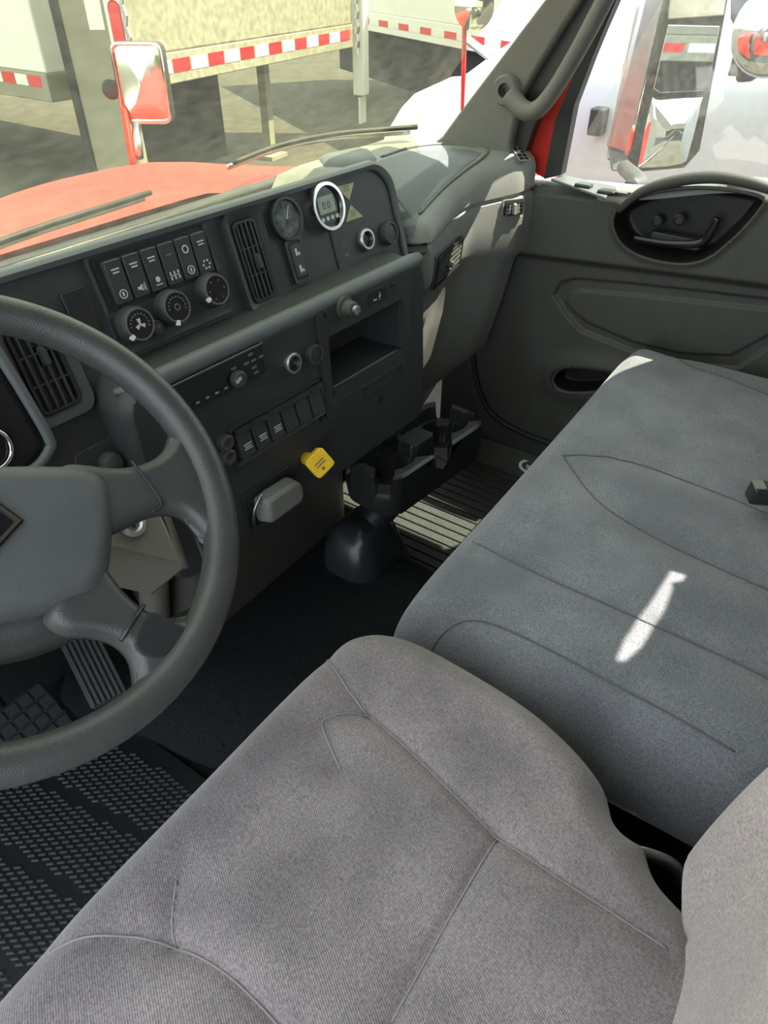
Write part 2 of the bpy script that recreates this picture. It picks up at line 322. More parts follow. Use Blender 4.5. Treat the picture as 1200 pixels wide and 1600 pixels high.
# window ledge
rows = []
for Y in np.linspace(.93, 0, 30):
    b = belt(Y); rows.append([(XD-.017, Y, b-.012), (XD-.018, Y, b-.004), (XD-.012, Y, b+.003), (XD, Y, b+.006), (XD+.05, Y, b+.006), (XD+.06, Y, b-.03), (XD+.06, Y, .05)])
obj('window_ledge', grid(rows), 'grey', door, 60, label='lighter grey ledge under the window')
obj('outer_skin', box(XD+.061, 0, .05, XD+.075, .93, .78), 'red', door)
# switch plate on the ledge
sp4 = [oz(*p, .795) for p in ((860, 283), (880, 277), (962, 296), (945, 313))]
sp = obj('switch_plate', prism(sp4, (0, 0, .006)), 'satin' if 0 else 'pad', door, bevel=.002)
for c in ((912, 291), (948, 301)):
    q = oz(*c, .802); obj('window_switch', box(q[0]-.012, q[1]-.018, .800, q[0]+.012, q[1]+.018, .808), 'black', sp, bevel=.003)
# roll above the bowl
obj('pull_rim', tube([ox(a, b, .895) for a, b in ((966, 330), (1000, 301), (1050, 284), (1110, 277), (1165, 284), (1205, 296))], [.006, .010, .012, .012, .011, .010], 12, 6), 'door', door, 180)
# lever and lock buttons
PB = Pl((.935, 0, 0), (0, -1, 0), (0, 0, 1))
lv = [ox(a, b, .915) for a, b in ((990, 372), (1010, 376), (1050, 381), (1092, 380), (1108, 366), (1122, 340))]
obj('door_handle', tube(lv, [.007, .008, .008, .009, .009, .007], 12, 5, flat=.7), 'gloss', door, 180, label='glossy black lever door handle')
hb = obj('handle_base', slab(PB, rr(*PB.rect((1018, 356), (1100, 392)), .01), 0, .020, .1), 'black', door, bevel=.003)
for c in ((1030, 343), (1064, 341)):
    obj('lock_button', lathe(PB, *PB.uv(*c), [(.012, 0), (.012, .018), (.009, .020), (.008, .017)], 20), 'black', door)
obj('door_seal', tube([ox(a, b, .925) for a, b in ((738, 545), (744, 590), (756, 628), (775, 652), (815, 676), (880, 700))], .008, 8, 5), 'rubber', door, 180)
st('window_2', prism([(.955, y, z) for y, z in ((.66, .79), (.13, .83), (-.11, 1.50), (.34, 1.50))], (.004, 0, 0)), 'glass2', label='passenger door window glass', smooth=0)
# ---- right A pillar
pil = thing('trim_2', (.88, .8, .82), 'grey moulded trim of the right windshield pillar', kind='structure')
fr = [ox(a, b, .855) for a, b in ((690, 214), (716, 178), (850, 0))]; re_ = [ox(a, b, .855) for a, b in ((948, -60), (905, 0), (843, 98), (812, 150), (795, 225))]
ft = fr[2]+(fr[2]-fr[1])*1.55; rt = re_[1]+(re_[1]-re_[2])*2.6
base = [(.855, 1.02, .80), fr[0], fr[1], fr[2], ft, rt, re_[1], re_[2], re_[3], re_[4], (.855, .73, .80)]
obj('pillar_cover', prism(base, (.05, 0, 0)), 'pillar', pil, bevel=.022, seg=4)
bk = [ox(a, b, .885) for a, b in ((800, 232), (815, 155), (845, 100), (908, 0))]; bk2 = [ox(a, b, .885) for a, b in ((940, 0), (882, 100), (850, 150), (818, 245))]
e1 = bk[3]+(bk[3]-bk[2])*2.5; e2 = bk2[0]+(bk2[0]-bk2[1])*2.5
obj('pillar_gap', prism(bk+[e1, e2]+bk2, (.03, 0, 0)), 'black', pil)
rj = [ox(a, b, .925) for a, b in ((800, 215), (838, 168), (885, 95), (900, 110), (872, 180), (850, 278), (832, 268))]
obj('door_jamb', prism(rj, (.02, 0, 0)), 'red', pil, label='red painted pillar flange')
wd = [ox(a, b, .912) for a, b in ((849, 280), (868, 185), (905, 95), (950, 0), (962, 0), (925, 90), (897, 165), (876, 274))]
wt = [wd[3]+(wd[3]-wd[2])*2.2, wd[4]+(wd[4]-wd[5])*2.2]
obj('window_seal', prism(wd[:4]+wt+wd[4:], (.03, 0, 0)), 'rubber', pil, bevel=.004)
gh = thing('grab_handle', ox(790, 140, .85), 'long grey grab handle bolted to the windshield pillar', 'handle')
hp = [ox(a, b, X) for a, b, X in ((797, 150, .835), (818, 172, .825), (838, 172, .82), (862, 146, .82), (900, 84, .82), (945, 0, .82))]; hp.append(hp[-1]+(hp[-1]-hp[-2])*1.0); hp.append(hp[-1]+(hp[-1]-hp[-2])*.6+np.array([.03, 0, 0]))
obj('bar', tube(hp, [.020, .019, .018, .0165, .0165, .0165, .017, .02], 16, 6), 'pillar', gh, 180)
PG = Pl(ox(794, 140, .853), (0, -1, 0), (0, 0, 1)); 
bs = obj('mount', lathe(PG, 0, 0, [(.030, -.012), (.030, .012), (.026, .020), (.014, .020), (.013, .008)], 28), 'pillar', gh)
obj('bolt', lathe(PG, 0, 0, [(.012, .006), (.012, .012), (.006, .013), (.005, .009)], 12), 'black', bs)
# ================================================================== dashboard
H4 = (1, -.052, 0)
U = Pl((.45, .785, .70), H4, (0, .30, 1)); Lp = Pl((.45, .715, .65), H4, (0, .05, 1))
dash = thing('dashboard', (0, .9, .35), 'charcoal truck dashboard with switches, vents, gauges and radio', 'dashboard')
# ---- upper shell: rounded outline swept forward
uR, vT = U.uv(632, 392)[0]+.004, U.uv(300, 341)[1]
uS = U.uv(205, 640)[0]+.01; vLo = -.012
def outl(g, dz=0.):                                   # L-shaped outline: deep on the driver side, shallow above the stack
    o = [(uR-g-.055*(1-math.cos(t)), vT+.004-g-.055*(1-math.sin(t))) for t in [math.radians(90*k/8) for k in range(9)]]
    return o+[(uR-g-.30, vT+.004-g), (uR-g-.7, vT+.004-g), (-1.40+g, vT+.004-g), (-1.40+g, -.22+g), (uS-.25-g, -.22+g), (uS-g, -.22+g), (uS-g, -.1), (uS-g, vLo+g), (uS+.3-g, vLo+g), (uR-g, vLo+g)]
shell, shell_i = outl(0), outl(.012)
rows = [[U.pt(*q, -.004) for q in shell_i], [U.pt(*q, .006) for q in shell_i], [U.pt(*q, .010) for q in outl(.005)], [U.pt(*q, .006) for q in shell],
        [U.pt(q[0]+.003, q[1]+.004, -.010) for q in shell], [U.pt(q[0]+.008, q[1]-.010, -.038) for q in shell], [np.array([U.pt(*q)[0]+.02, U.pt(*q)[1]+.14, min(U.pt(*q)[2]-.012, .815)]) for q in shell], [np.array([U.pt(*q)[0]+.02, 1.10, min(U.pt(*q)[2], .80)]) for q in shell]]
obj('instrument_hood', grid(rows, close_v=True), 'pad', dash, 50, label='slate grey soft hood over the dash')
# ---- upper fascia surface
v1 = U.rect((345, 342), (432, 478)); vent1 = rr(*U.rect((352, 340), (428, 472)), .02)
uvv = lambda a, b: U.uv(a, b)
fas = obj('upper_fascia', hfield(U, -1.385, -.20, uR-.012, vT-.010, .01, lambda u, v: np.zeros_like(u), [shell_i], lambda u, v: sdf_poly(outl(.006), u, v) < .001), 'fascia', dash)
# ---- lower stack
uR2, uL2 = Lp.uv(655, 450)[0]+.012, Lp.uv(205, 640)[0]
vB = Lp.uv(390, 838)[1]; vTop = Lp.uv(555, 458)[1]
stack = rr(uL2, vB, uR2, vTop+.004, .035, 8)
binr = rr(*Lp.rect((509, 530), (629, 545)), .004)
b0 = Lp.uv(512, 525); b1 = Lp.uv(622, 470); b2 = Lp.uv(632, 548); b3 = Lp.uv(516, 602)
bu0, bu1, bv0, bv1 = (b0[0]+b3[0])/2, (b1[0]+b2[0])/2, (b2[1]+b3[1])/2, (b0[1]+b1[1])/2
binr = rr(bu0, bv0, bu1, bv1, .004, 2)
def lw(u, v): return -.10*sstep(-sdf_poly(binr, u, v), -.0005, .003)
inbin = lambda u, v: sdf_poly(binr, u, v) < .0005
instk = lambda u, v: sdf_poly(stack, u, v) < .0005
obj('lower_fascia', hfield(Lp, uL2, vB, uR2, vTop+.004, .0045, lw, [stack, binr], lambda u, v: instk(u, v) & ~inbin(u, v)), 'fascia', dash)
obj('storage_bin', hfield(Lp, bu0-.01, bv0-.01, bu1+.01, bv1+.01, .003, lw, [binr], inbin), 'fascia', dash, label='open black storage bin')
def shift(q, dv, w): return Lp.pt(q[0], q[1]+dv, w)
rows = [[Lp.pt(*q, 0) for q in stack], [Lp.pt(*q, -.004) for q in rr(uL2-.005, vB-.004, uR2+.005, vTop+.008, .038, 8)], [Lp.pt(*q, -.03) for q in rr(uL2-.012, vB-.006, uR2+.012, vTop+.010, .045, 8)],
        [Lp.pt(*q, -.075) for q in rr(uL2-.014, vB-.004, uR2+.016, vTop+.016, .045, 8)], [np.array([Lp.pt(*q)[0], 1.05, Lp.pt(*q)[2]*.93+.02]) for q in rr(uL2-.014, vB-.004, uR2+.016, vTop+.02, .045, 8)]]
obj('lower_stack_body', grid(rows, close_v=True), 'fascia', dash, 50)
# ledge lip along the join
lip = [Lp.pt(u, vTop+.003, -.012-.02*max(0, (uL2+.06-u)/.06)) for u in np.linspace(uL2, uR2+.002, 24)]
obj('ledge', tube(lip, [.004, .010]+[.0155]*21+[.012], 16, flat=1.0), 'pad', dash, 180, label='rounded grey ledge under the gauges')
# ---- helpers for dash pieces
def vent(P, rect, r, nv, nh, parent, tabat=(.5, .5), w=.010, horizontal=False, m='fascia', bez=.014):
    u0, v0, u1, v1 = rect
    t = obj('air_vent', ring(P, rr(u0, v0, u1, v1, r), rr(u0+bez, v0+bez, u1-bez, v1-bez, r*.6), -.004, w, w*.4), m, parent, 50)
    obj('dark_backing', slab(P, rr(u0+bez*.8, v0+bez*.8, u1-bez*.8, v1-bez*.8, r*.5), .0005, .0015), 'gloss', t)  # dark plate stands in for the shaded depth of the vent
    a0, c0, a1, c1 = u0+bez*1.1, v0+bez*1.1, u1-bez*1.1, v1-bez*1.1
    obj('louver_frame', ring(P, rr(a0, c0, a1, c1, r*.5), rr(a0+.004, c0+.004, a1-.004, c1-.004, r*.4), .001, .008), 'black', t, 50)
    for k in range(nv):
        u = a0+(a1-a0)*(k+1)/(nv+1); obj('louver', slab(P, [(u-.0014, c0+.003), (u+.0014, c0+.003), (u+.0014, c1-.003), (u-.0014, c1-.003)], .002, .008), m, t)
    hx = .0012 if horizontal else 0
    for k in range(nh):
        v = c0+(c1-c0)*(k+1)/(nh+1); obj('louver', slab(P, [(a0+.003, v-.0012-hx), (a1-.003, v-.0012-hx), (a1-.003, v+.0012+hx), (a0+.003, v+.0012+hx)], .0015, .0065), m, t)
    tu, tv = a0+(a1-a0)*tabat[0], c0+(c1-c0)*tabat[1]
    obj('vane_tab', slab(P, rr(tu-.005, tv-.013, tu+.005, tv+.013, .003) if not horizontal else rr(tu-.013, tv-.005, tu+.013, tv+.005, .003), .006, .015, .2), m, t)
    return t
def bars(P, cu, cv, wid, n, size, w, gap=2.0):                     # small printed lines
    vs = []
    for k in range(n):
        l = wid*(1 if k % 2 == 0 else .8); vs.append(slab(P, [(cu-l/2, cv-k*size*gap-size/2), (cu+l/2, cv-k*size*gap-size/2), (cu+l/2, cv-k*size*gap+size/2), (cu-l/2, cv-k*size*gap+size/2)], w, w+.0003))
    return join(*vs)
# centre vent
c_l = U.uv(340, 340)[0]; c_r = U.uv(437, 455)[0]; c_t = U.uv(372, 328)[1]; c_b = U.uv(410, 485)[1]
vent(U, (c_l, c_b, c_r, c_t), .018, 4, 2, dash, (.62, .48), w=.012)
# ---- switch and climate panel
p_tl, p_tr, p_br, p_bl = U.uv(128, 410), U.uv(312, 352), U.uv(358, 480), U.uv(200, 548)
pu0, pu1 = (p_tl[0]+p_bl[0])/2, (p_tr[0]+p_br[0])/2; pv1 = (p_tl[1]+p_tr[1])/2; pv0 = (p_br[1]+p_bl[1])/2
sw_b = (U.uv(190, 490)[1]+U.uv(330, 420)[1])/2
spn = obj('switch_panel', ring(U, rr(pu0-.006, pv0-.006, pu1+.004, pv1+.006, .006), rr(pu0, pv0, pu1, pv1, .004), -.001, .006, .003), 'fascia', dash, 50)
obj('climate_plate', slab(U, rr(pu0, pv0, pu1, sw_b-.002, .004), .0005, .003), 'fascia', spn)
obj('switch_well', slab(U, rr(pu0+.004, sw_b, pu1-.002, pv1-.002, .003), .0003, .0012), 'black', spn)
n6 = 6; x0 = pu0+.014; dx = (pu1-.004-x0)/n6
for k in range(n6):
    u0 = x0+dx*k+.001; u1 = x0+dx*(k+1)-.001; vb, vt = sw_b+.004, pv1-.006
    s = obj('rocker_switch', join(taper([U.pt(*q, .001) for q in rr(u0, vb, u1, vt, .003, 2)], [U.pt(*q, .007 if q[1] < (vb+vt)/2 else .011) for q in rr(u0+.001, vb+.001, u1-.001, vt-.001, .003, 2)])), 'fascia', dash, bevel=.001)
    PS = Pl(U.pt(u0, vb, .0078), U.h, U.v+U.n*(.004/(vt-vb))*1.0); cu = (u1-u0)/2; hh = vt-vb
    obj('top_highlight', slab(U, [(u0+.002, vt-.003), (u1-.002, vt-.003), (u1-.002, vt-.0015), (u0+.002, vt-.0015)], .0112, .0116), 'inkdim', s)  # pale strip paints the highlight along the switch top
    PT = U.off(.0110); PI = U.off(.0086)
    cc = (u0+u1)/2
    if k != 3 and k != 4: obj('legend', bars(PT, cc, vt-.014, dx*.42, 2, .0020, .0, 2.2), 'ink', s)
    elif k == 3: obj('legend', bars(PT, cc, vt-.018, dx*.32, 1, .0020, .0), 'inkdim', s)
    else: obj('icon', ring(PT, circ(cc, vt-.018, .006, 14), circ(cc, vt-.018, .004, 14), 0, .0004), 'ink', s)
    iv = vb+.013
    if k in (0, 4): ic = join(ring(PI, circ(cc, iv, .0065, 16), circ(cc, iv, .005, 16), 0, .0005), slab(PI, rr(cc-.0015, iv-.003, cc+.0015, iv+.003, .001), 0, .0005))
    elif k == 1: ic = join(slab(PI, [(cc-.006, iv-.002), (cc-.002, iv-.002), (cc+.002, iv-.005), (cc+.002, iv+.005), (cc-.002, iv+.002), (cc-.006, iv+.002)], 0, .0005), slab(PI, rr(cc+.004, iv-.004, cc+.005, iv+.004, .0004), 0, .0005), slab(PI, rr(cc+.0065, iv-.006, cc+.0075, iv+.006, .0004), 0, .0005))
    elif k == 2: ic = join(slab(PI, circ(cc, iv+.003, .004, 12), 0, .0005), slab(PI, rr(cc-.006, iv-.005, cc+.006, iv-.0035, .0005), 0, .0005))
    elif k == 3: ic = join(*[slab(PI, rr(cc+a-.0012, iv+b-.0025, cc+a+.0012, iv+b+.0025, .0004), 0, .0005) for a in (-.007, 0, .007) for b in (-.003, .004)], slab(PI, rr(cc-.007, iv, cc+.007, iv+.001, .0004), 0, .0005))
    else: ic = join(*[slab(PI, circ(cc+.006*math.cos(t), iv+.006*math.sin(t), .0018, 8), 0, .0005) for t in [math.pi/3*j for j in range(6)]])
    obj('icon', ic, 'ink', s)
for k, c in enumerate(((212, 507), (270, 480), (332, 453))):
    u, v = U.off(.012).uv(*c); kb = obj('climate_knob', lathe(U, u, v, [(.027, .002), (.026, .010), (.0235, .022), (.0215, .024), (.0195, .0235)], 36, 18, .02), 'fascia', dash, 40)
    obj('rim_ring', ring(U, circ(u, v, .0225, 28), circ(u, v, .0205, 28), .0235, .0248), 'pad', kb)
    obj('knob_face', slab(U, circ(u, v, .0195, 28), .022, .0238), 'gloss', kb)
    a0 = math.radians(215 if k == 0 else 250 if k == 1 else 205)
    obj('pointer', slab(U, R2(rr(u+.019, v-.003, u+.0265, v+.003, .001), a0, (u, v)), .0215, .0252), 'white', kb)
    marks = [slab(U, circ(u+.0145*math.cos(t), v+.0145*math.sin(t), .0013, 8), .0238, .0242) for t in ([math.radians(a) for a in (range(-20, 200, 20) if k < 2 else range(0, 360, 60))])]
    obj('dial_marks', join(*marks), 'inkdim', kb)
    if k == 0:
        obj('fan_icon', join(*[slab(U, R2([(u-.001, v), (u-.003, v+.008), (u+.003, v+.008), (u+.001, v)], t, (u, v)), .0238, .0242) for t in (0, 2.1, 4.2)]), 'ink', kb)
    if k == 1: obj('centre_ring', ring(U, circ(u, v, .005, 14), circ(u, v, .0035, 14), .0238, .0242), 'inkdim', kb)
u, v = U.off(.006).uv(243, 512); kb = obj('push_button', lathe(U, u, v, [(.011, .002), (.011, .012), (.009, .014)], 20), 'fascia', dash); obj('icon', bars(U, u, v+.003, .008, 2, .0016, .0142), 'inkdim', kb)
# blank switch cover and driver side vent, headlamp knob
r_ = U.rect((110, 472), (142, 505)); u, v = U.uv(126, 489)
obj('blank_switch', join(slab(U, rr(u-.019, v-.032, u+.019, v+.032, .005), 0, .004, .04)), 'black', dash, bevel=.001)
a, b = U.uv(66, 520), U.uv(98, 645); u0 = U.uv(8, 545)[0]; u1 = U.uv(127, 618)[0]; vt = U.uv(40, 500)[1]; vb = U.uv(95, 648)[1]
vent(U, (u0-.012, vb-.008, u1+.012, vt+.012), .02, 4, 2, dash, (.58, .62), w=.012)
u, v = U.uv(168, 722)
hp_ = obj('headlamp_plate', slab(U, rr(u-.045, v-.035, u+.03, v+.032, .012), 0, .004, .03), 'fascia', dash, bevel=.001)
obj('headlamp_knob', lathe(U, u, v, [(.016, .003), (.016, .012), (.013, .022), (.011, .023)], 24, 12, .03), 'door', hp_)
# hood around the driver gauges
hood_px = [(-60, 480), (-5, 565), (33, 626), (66, 684), (66, 702), (46, 728), (10, 742), (-40, 750)]
obj('gauge_hood', tube([U.off(.02).pt(*U.uv(*p)) for p in hood_px], .007, 10, 5), 'pad', dash, 180)
gp = [U.uv(*p) for p in ((-200, 470), (-62, 484), (-8, 567), (30, 628), (62, 686), (62, 702), (40, 728), (-200, 760))]
gcl = obj('gauge_cluster', slab(U, gp, .001, .008), 'gloss', dash, label='dark glossy instrument cluster lens')
obj('gauge_ring', tube([U.pt(*q, .012) for q in circ(U.uv(-22, 702)[0], U.uv(-22, 702)[1], .026, 28)], .003, 8, closed=True), 'chrome', gcl, 180)
# ---- right hand gauges
def gauge(P, c, R, w, m_bez, face, label):
    u, v = P.off(w*.6).uv(*c)
    g = obj('gauge', lathe(P, u, v, [(R, 0), (R, w*.7), (R*.97, w), (R*.84, w), (R*.80, w*.55)], 40), m_bez, dash, 40, label=label)
    obj('gauge_face', slab(P, circ(u, v, R*.82, 36), w*.4, w*.6), face, g); return g, u, v
g, u, v = gauge(U, (448, 342), .036, .010, 'black', 'dial', 'smoky round air gauge')
obj('needle', slab(U, R2([(u-.001, v), (u-.0005, v+.022), (u+.0005, v+.022), (u+.001, v)], -.5, (u, v)), .0065, .0072), 'ink', g)
obj('dial_marks', join(*[slab(U, circ(u+.021*math.cos(t), v+.021*math.sin(t), .0035, 8), .0062, .0066) for t in [math.radians(a) for a in range(-30, 230, 43)]]), 'dial', g)
g, u, v = gauge(U, (511, 323), .041, .018, 'steel', 'gloss', 'chrome ringed digital hour meter')
obj('lcd', slab(U, rr(u-.022, v-.010, u+.020, v+.018, .002), .0109, .0118), 'lcd', g)
obj('digits', textmesh('0.0', U, u-.002, v+.002, .018, .0119), 'fascia', g)
obj('legend', bars(U, u-.002, v+.023, .026, 1, .003, .0112), 'inkdim', g)
for k in range(4): obj('push_button', slab(U, circ(u-.019+.0125*k, v-.019, .0038, 10), .011, .0135), 'ink', g)
for tri in (((525, 292), (553, 285), (546, 313)), ((548, 320), (567, 338), (541, 347))):
    q = [U.off(.001).uv(*p) for p in tri]; s = obj('warning_sticker', slab(U, q, .0002, .0010), 'sticker', dash, label='pale yellow triangular sticker')
    c = np.mean(q, 0); obj('print', bars(U, c[0], c[1]+.006, .016, 3, .0015, .0011, 2.4), 'olive', s)
u, v = U.uv(462, 407); sw = obj('rocker_switch', slab(U, rr(u-.019, v-.036, u+.019, v+.036, .005), 0, .005, .04), 'black', dash, bevel=.001)
obj('switch_rim', ring(U, rr(u-.019, v-.036, u+.019, v+.036, .005), rr(u-.015, v-.032, u+.015, v+.032, .004), .004, .007), 'door', sw)
obj('paddle', slab(U, rr(u-.013, v-.030, u+.013, v+.030, .004), .005, .010, .1), 'fascia', sw)
for dv in (.014, -.014): obj('icon', join(slab(U, rr(u-.005, v+dv-.006, u-.0005, v+dv+.006, .001), .0095, .0105), slab(U, rr(u+.001, v+dv-.006, u+.005, v+dv-.001, .001), .0095, .0105)), 'ink', sw)
u, v = U.uv(537, 386); pl_ = obj('blank_plate', slab(U, rr(u-.027, v-.040, u+.022, v+.036, .006), 0, .003, .03), 'fascia', dash, bevel=.001)
obj('icon', join(ring(U, rr(u-.004, v+.000, u+.004, v+.010, .002), rr(u-.003, v+.001, u+.003, v+.009, .002), .003, .0035), slab(U, rr(u-.006, v-.016, u+.006, v-.014, .001), .003, .0035), slab(U, rr(u-.001, v-.020, u+.001, v-.011, .001), .003, .0035)), 'inkdim', pl_)
def socket(P, c, R, m, cap=False):
    u, v = P.off(.004).uv(*c)
    s = obj('power_socket' if not cap else 'socket_cap', lathe(P, u, v, [(R, 0), (R, .008), (R*.92, .010), (R*.74, .010), (R*.70, .001)] if not cap else [(R, 0), (R, .006), (R*.95, .009), (R*.8, .010)], 32), m, dash, 40)
    obj('socket_core', slab(P, circ(u, v, R*.7, 24), 0, .0025), 'gloss', s) if not cap else obj('cap_rim', ring(P, circ(u, v, R*.92, 24), circ(u, v, R*.78, 24), .009, .0125), 'door', s)
socket(U, (572, 374), .020, 'satin'); socket(U, (607, 364), .022, 'fascia', True)
socket(Lp, (457, 567), .018, 'satin'); socket(Lp, (490, 553), .018, 'fascia', True)
# ---- radio
r0, r1 = Lp.uv(268, 606), Lp.uv(405, 533); r2 = Lp.uv(412, 580)
RU0, RU1, RV1, RV0 = r1[0]-.178, r1[0], r1[1], r2[1]
rad = obj('radio', slab(Lp, rr(RU0, RV0, RU1, RV1, .003), 0, .007, .01), 'gloss', dash, bevel=.001, label='slim black car radio with round knob')
obj('radio_edge', slab(Lp, rr(RU0, RV1-.002, RU1, RV1, .0005), .0068, .0080), 'inkdim', rad)
obj('display', slab(Lp, rr(RU0+.01, RV0+.018, RU1-.072, RV1-.006, .002), .0068, .0074), 'gloss', rad)
ku, kv = Lp.off(.01).uv(372, 592)
kn = obj('volume_knob', lathe(Lp, ku, kv, [(.0135, .006), (.013, .016), (.011, .018)], 28, 14, .03), 'door', rad)
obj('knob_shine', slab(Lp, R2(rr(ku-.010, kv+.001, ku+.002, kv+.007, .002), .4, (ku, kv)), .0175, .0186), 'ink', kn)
for (a, b) in ((360, 574), (380, 566), (391, 561), (392, 572), (395, 580), (403, 555), (386, 552)):
    u, v = Lp.uv(a, b); obj('radio_button', slab(Lp, rr(u-.005, v-.0018, u+.005, v+.0018, .001), .0066, .0080), 'inkdim', rad)
for k in range(6):
    u = RU0+.018+.0185*k; obj('preset_button', slab(Lp, rr(u-.006, RV0+.005, u+.006, RV0+.012, .001), .0066, .0078), 'black', rad); obj('preset_mark', bars(Lp, u, RV0+.009, .006, 1, .0022, .008), 'ink', rad)
# ---- trim frame around the storage bin
fu0 = Lp.uv(497, 540)[0]; fu1 = Lp.uv(640, 470)[0]; fv1 = Lp.uv(560, 456)[1]; fv0 = Lp.uv(580, 612)[1]
bf = obj('bin_frame', ring(Lp, rr(fu0, fv0, fu1, fv1, .006), rr(bu0-.001, bv0-.001, bu1+.001, bv1+.001, .004), -.001, .005, .0045), 'fascia', dash, 50)
for (a, b) in ((508, 490), (613, 446), (626, 575), (523, 612), (598, 625), (505, 655), (570, 610)):
    u, v = Lp.off(.005).uv(a, b); obj('screw', lathe(Lp, u, v, [(.0065, .0), (.0065, .006), (.004, .007), (.003, .005)], 12), 'black', bf)
u, v = Lp.off(.016).uv(545, 482); kb = obj('bin_knob', lathe(Lp, u, v, [(.020, .004), (.020, .010), (.014, .012), (.013, .028), (.010, .030)], 28, 12, .02), 'door', dash)
obj('knob_tip', lathe(Lp, u, v, [(.0085, .028), (.0085, .036), (.006, .037)], 16), 'satin', kb)
u, v = Lp.off(.005).uv(590, 464); lb = obj('label_plate', slab(Lp, rr(u-.028, v-.011, u+.026, v+.013, .003), .004, .006), 'black', dash)
obj('icon', join(slab(Lp, rr(u-.014, v-.004, u-.004, v-.001, .001), .006, .0066), slab(Lp, rr(u+.004, v-.006, u+.006, v+.008, .001), .006, .0066), slab(Lp, rr(u+.001, v+.000, u+.009, v+.002, .001), .006, .0066)), 'ink', lb)
obj('bin_sill', slab(Lp, rr(bu0-.004, bv0-.030, bu1+.006, bv0-.026, .001), .004, .009), 'fascia', bf)
# ---- lower switch row
s0, s1 = Lp.uv(362, 680), Lp.uv(487, 601); hgt = .056
RUa, RUb = s0[0], Lp.uv(497, 606)[0]; RVt = (s0[1]+s1[1])/2+.004
rw = obj('switch_row', ring(Lp, rr(RUa-.006, RVt-hgt-.006, RUb+.004, RVt+.006, .005), rr(RUa, RVt-hgt, RUb, RVt, .003), -.001, .010, .005), 'fascia', dash, 50)
obj('switch_well', slab(Lp, rr(RUa, RVt-hgt, RUb, RVt, .003), .0003, .001), 'black', rw)
dx = (RUb-RUa)/6
for k in range(6):
    u0, u1 = RUa+dx*k+.0015, RUa+dx*(k+1)-.0015; cc = (u0+u1)/2; vt, vb = RVt-.002, RVt-hgt+.002
    s = obj('rocker_switch', taper([Lp.pt(*q, .001) for q in rr(u0, vb, u1, vt, .003, 2)], [Lp.pt(*q, .016 if q[1] < (vb+vt)/2 else .006) for q in rr(u0+.001, vb+.003, u1-.001, vt-.001, .003, 2)]), 'fascia', dash, bevel=.001)
    obj('hood', slab(Lp, rr(u0-.001, vt-.004, u1+.001, vt+.004, .001), .004, .013), 'fascia', s)
    if k < 3: 
        PT = Pl(Lp.pt(cc, vb+.022, .0135), Lp.h, Lp.v-Lp.n*.20); obj('legend', bars(PT, 0, .004, dx*.5, 3, .0020, .0012, 2.0), 'ink', s)
u, v = Lp.uv(428, 686); obj('hazard_mark', slab(Lp, rr(u-.010, v-.003, u+.012, v+.004, .001), .001, .003), 'sticker', dash)
for (a, b) in ((349, 690), (353, 712)):
    u, v = Lp.uv(a, b); obj('key_switch', lathe(Lp, u, v, [(.014, 0), (.014, .010), (.010, .013), (.006, .010)], 20), 'door', dash)
# ---- yellow brake valve knob
PK = Lp.off(0); u, v = PK.uv(478, 716); 
P0 = PK.pt(u, v, .0); tip = oy(499, 723, P0[1]-.055); ax_ = nrm(tip-P0)
KP = Pl(P0, nrm(np.cross((0, 0, 1), ax_)), np.cross(ax_, nrm(np.cross((0, 0, 1), ax_)))); Ld = np.linalg.norm(tip-P0)
yk = obj('brake_valve_knob', lathe(KP, 0, 0, [(.012, .0), (.012, .006), (.0125, .010), (.0125, Ld-.01), (.012, Ld)], 24), 'yellow', dash, label='yellow parking brake valve knob')
obj('knob_head', taper([KP.pt(*q, Ld-.012) for q in R2(rr(-.020, -.020, .020, .020, .007), .5)], [KP.pt(*q, Ld+.006) for q in R2(rr(-.021, -.021, .021, .021, .007), .5)]), 'yellow', yk, bevel=.002)
obj('print', join(*[slab(KP, R2(rr(-.011, a, .010, a+.002, .0005), .5), Ld+.0062, Ld+.0066) for a in (.003, -.003)], slab(KP, circ(.003, -.010, .003, 8), Ld+.0062, Ld+.0066)), 'olive', yk)
# ---- grey paddle lever on the dash
gl = [(384, 772), (440, 741), (458, 768), (412, 808)]
q = [Lp.uv(*p) for p in gl]; cu, cv = np.mean([p[0] for p in q]), np.mean([p[1] for p in q])
gv = obj('trailer_brake_plate', slab(Lp, rr(cu-.066, cv-.040, cu+.05, cv+.036, .006), 0, .004), 'black', dash, bevel=.001)
pw = [(-.048, -.030), (.040, -.030), (.048, -.015), (.046, .012), (.030, .024), (-.02, .026), (-.048, .022)]
obj('paddle', taper([Lp.pt(cu+a, cv+b, .004) for a, b in pw], [Lp.pt(cu+a*.9, cv+b*.9+.004, .040) for a, b in pw]), 'grey', gv, bevel=.007, label='grey plastic paddle lever')
obj('lever_bracket', tube([Lp.pt(cu-.058, cv-.030, .01), Lp.pt(cu-.060, cv+.012, .022), Lp.pt(cu-.04, cv+.032, .022)], .003, 8, 4), 'satin', gv, 180)
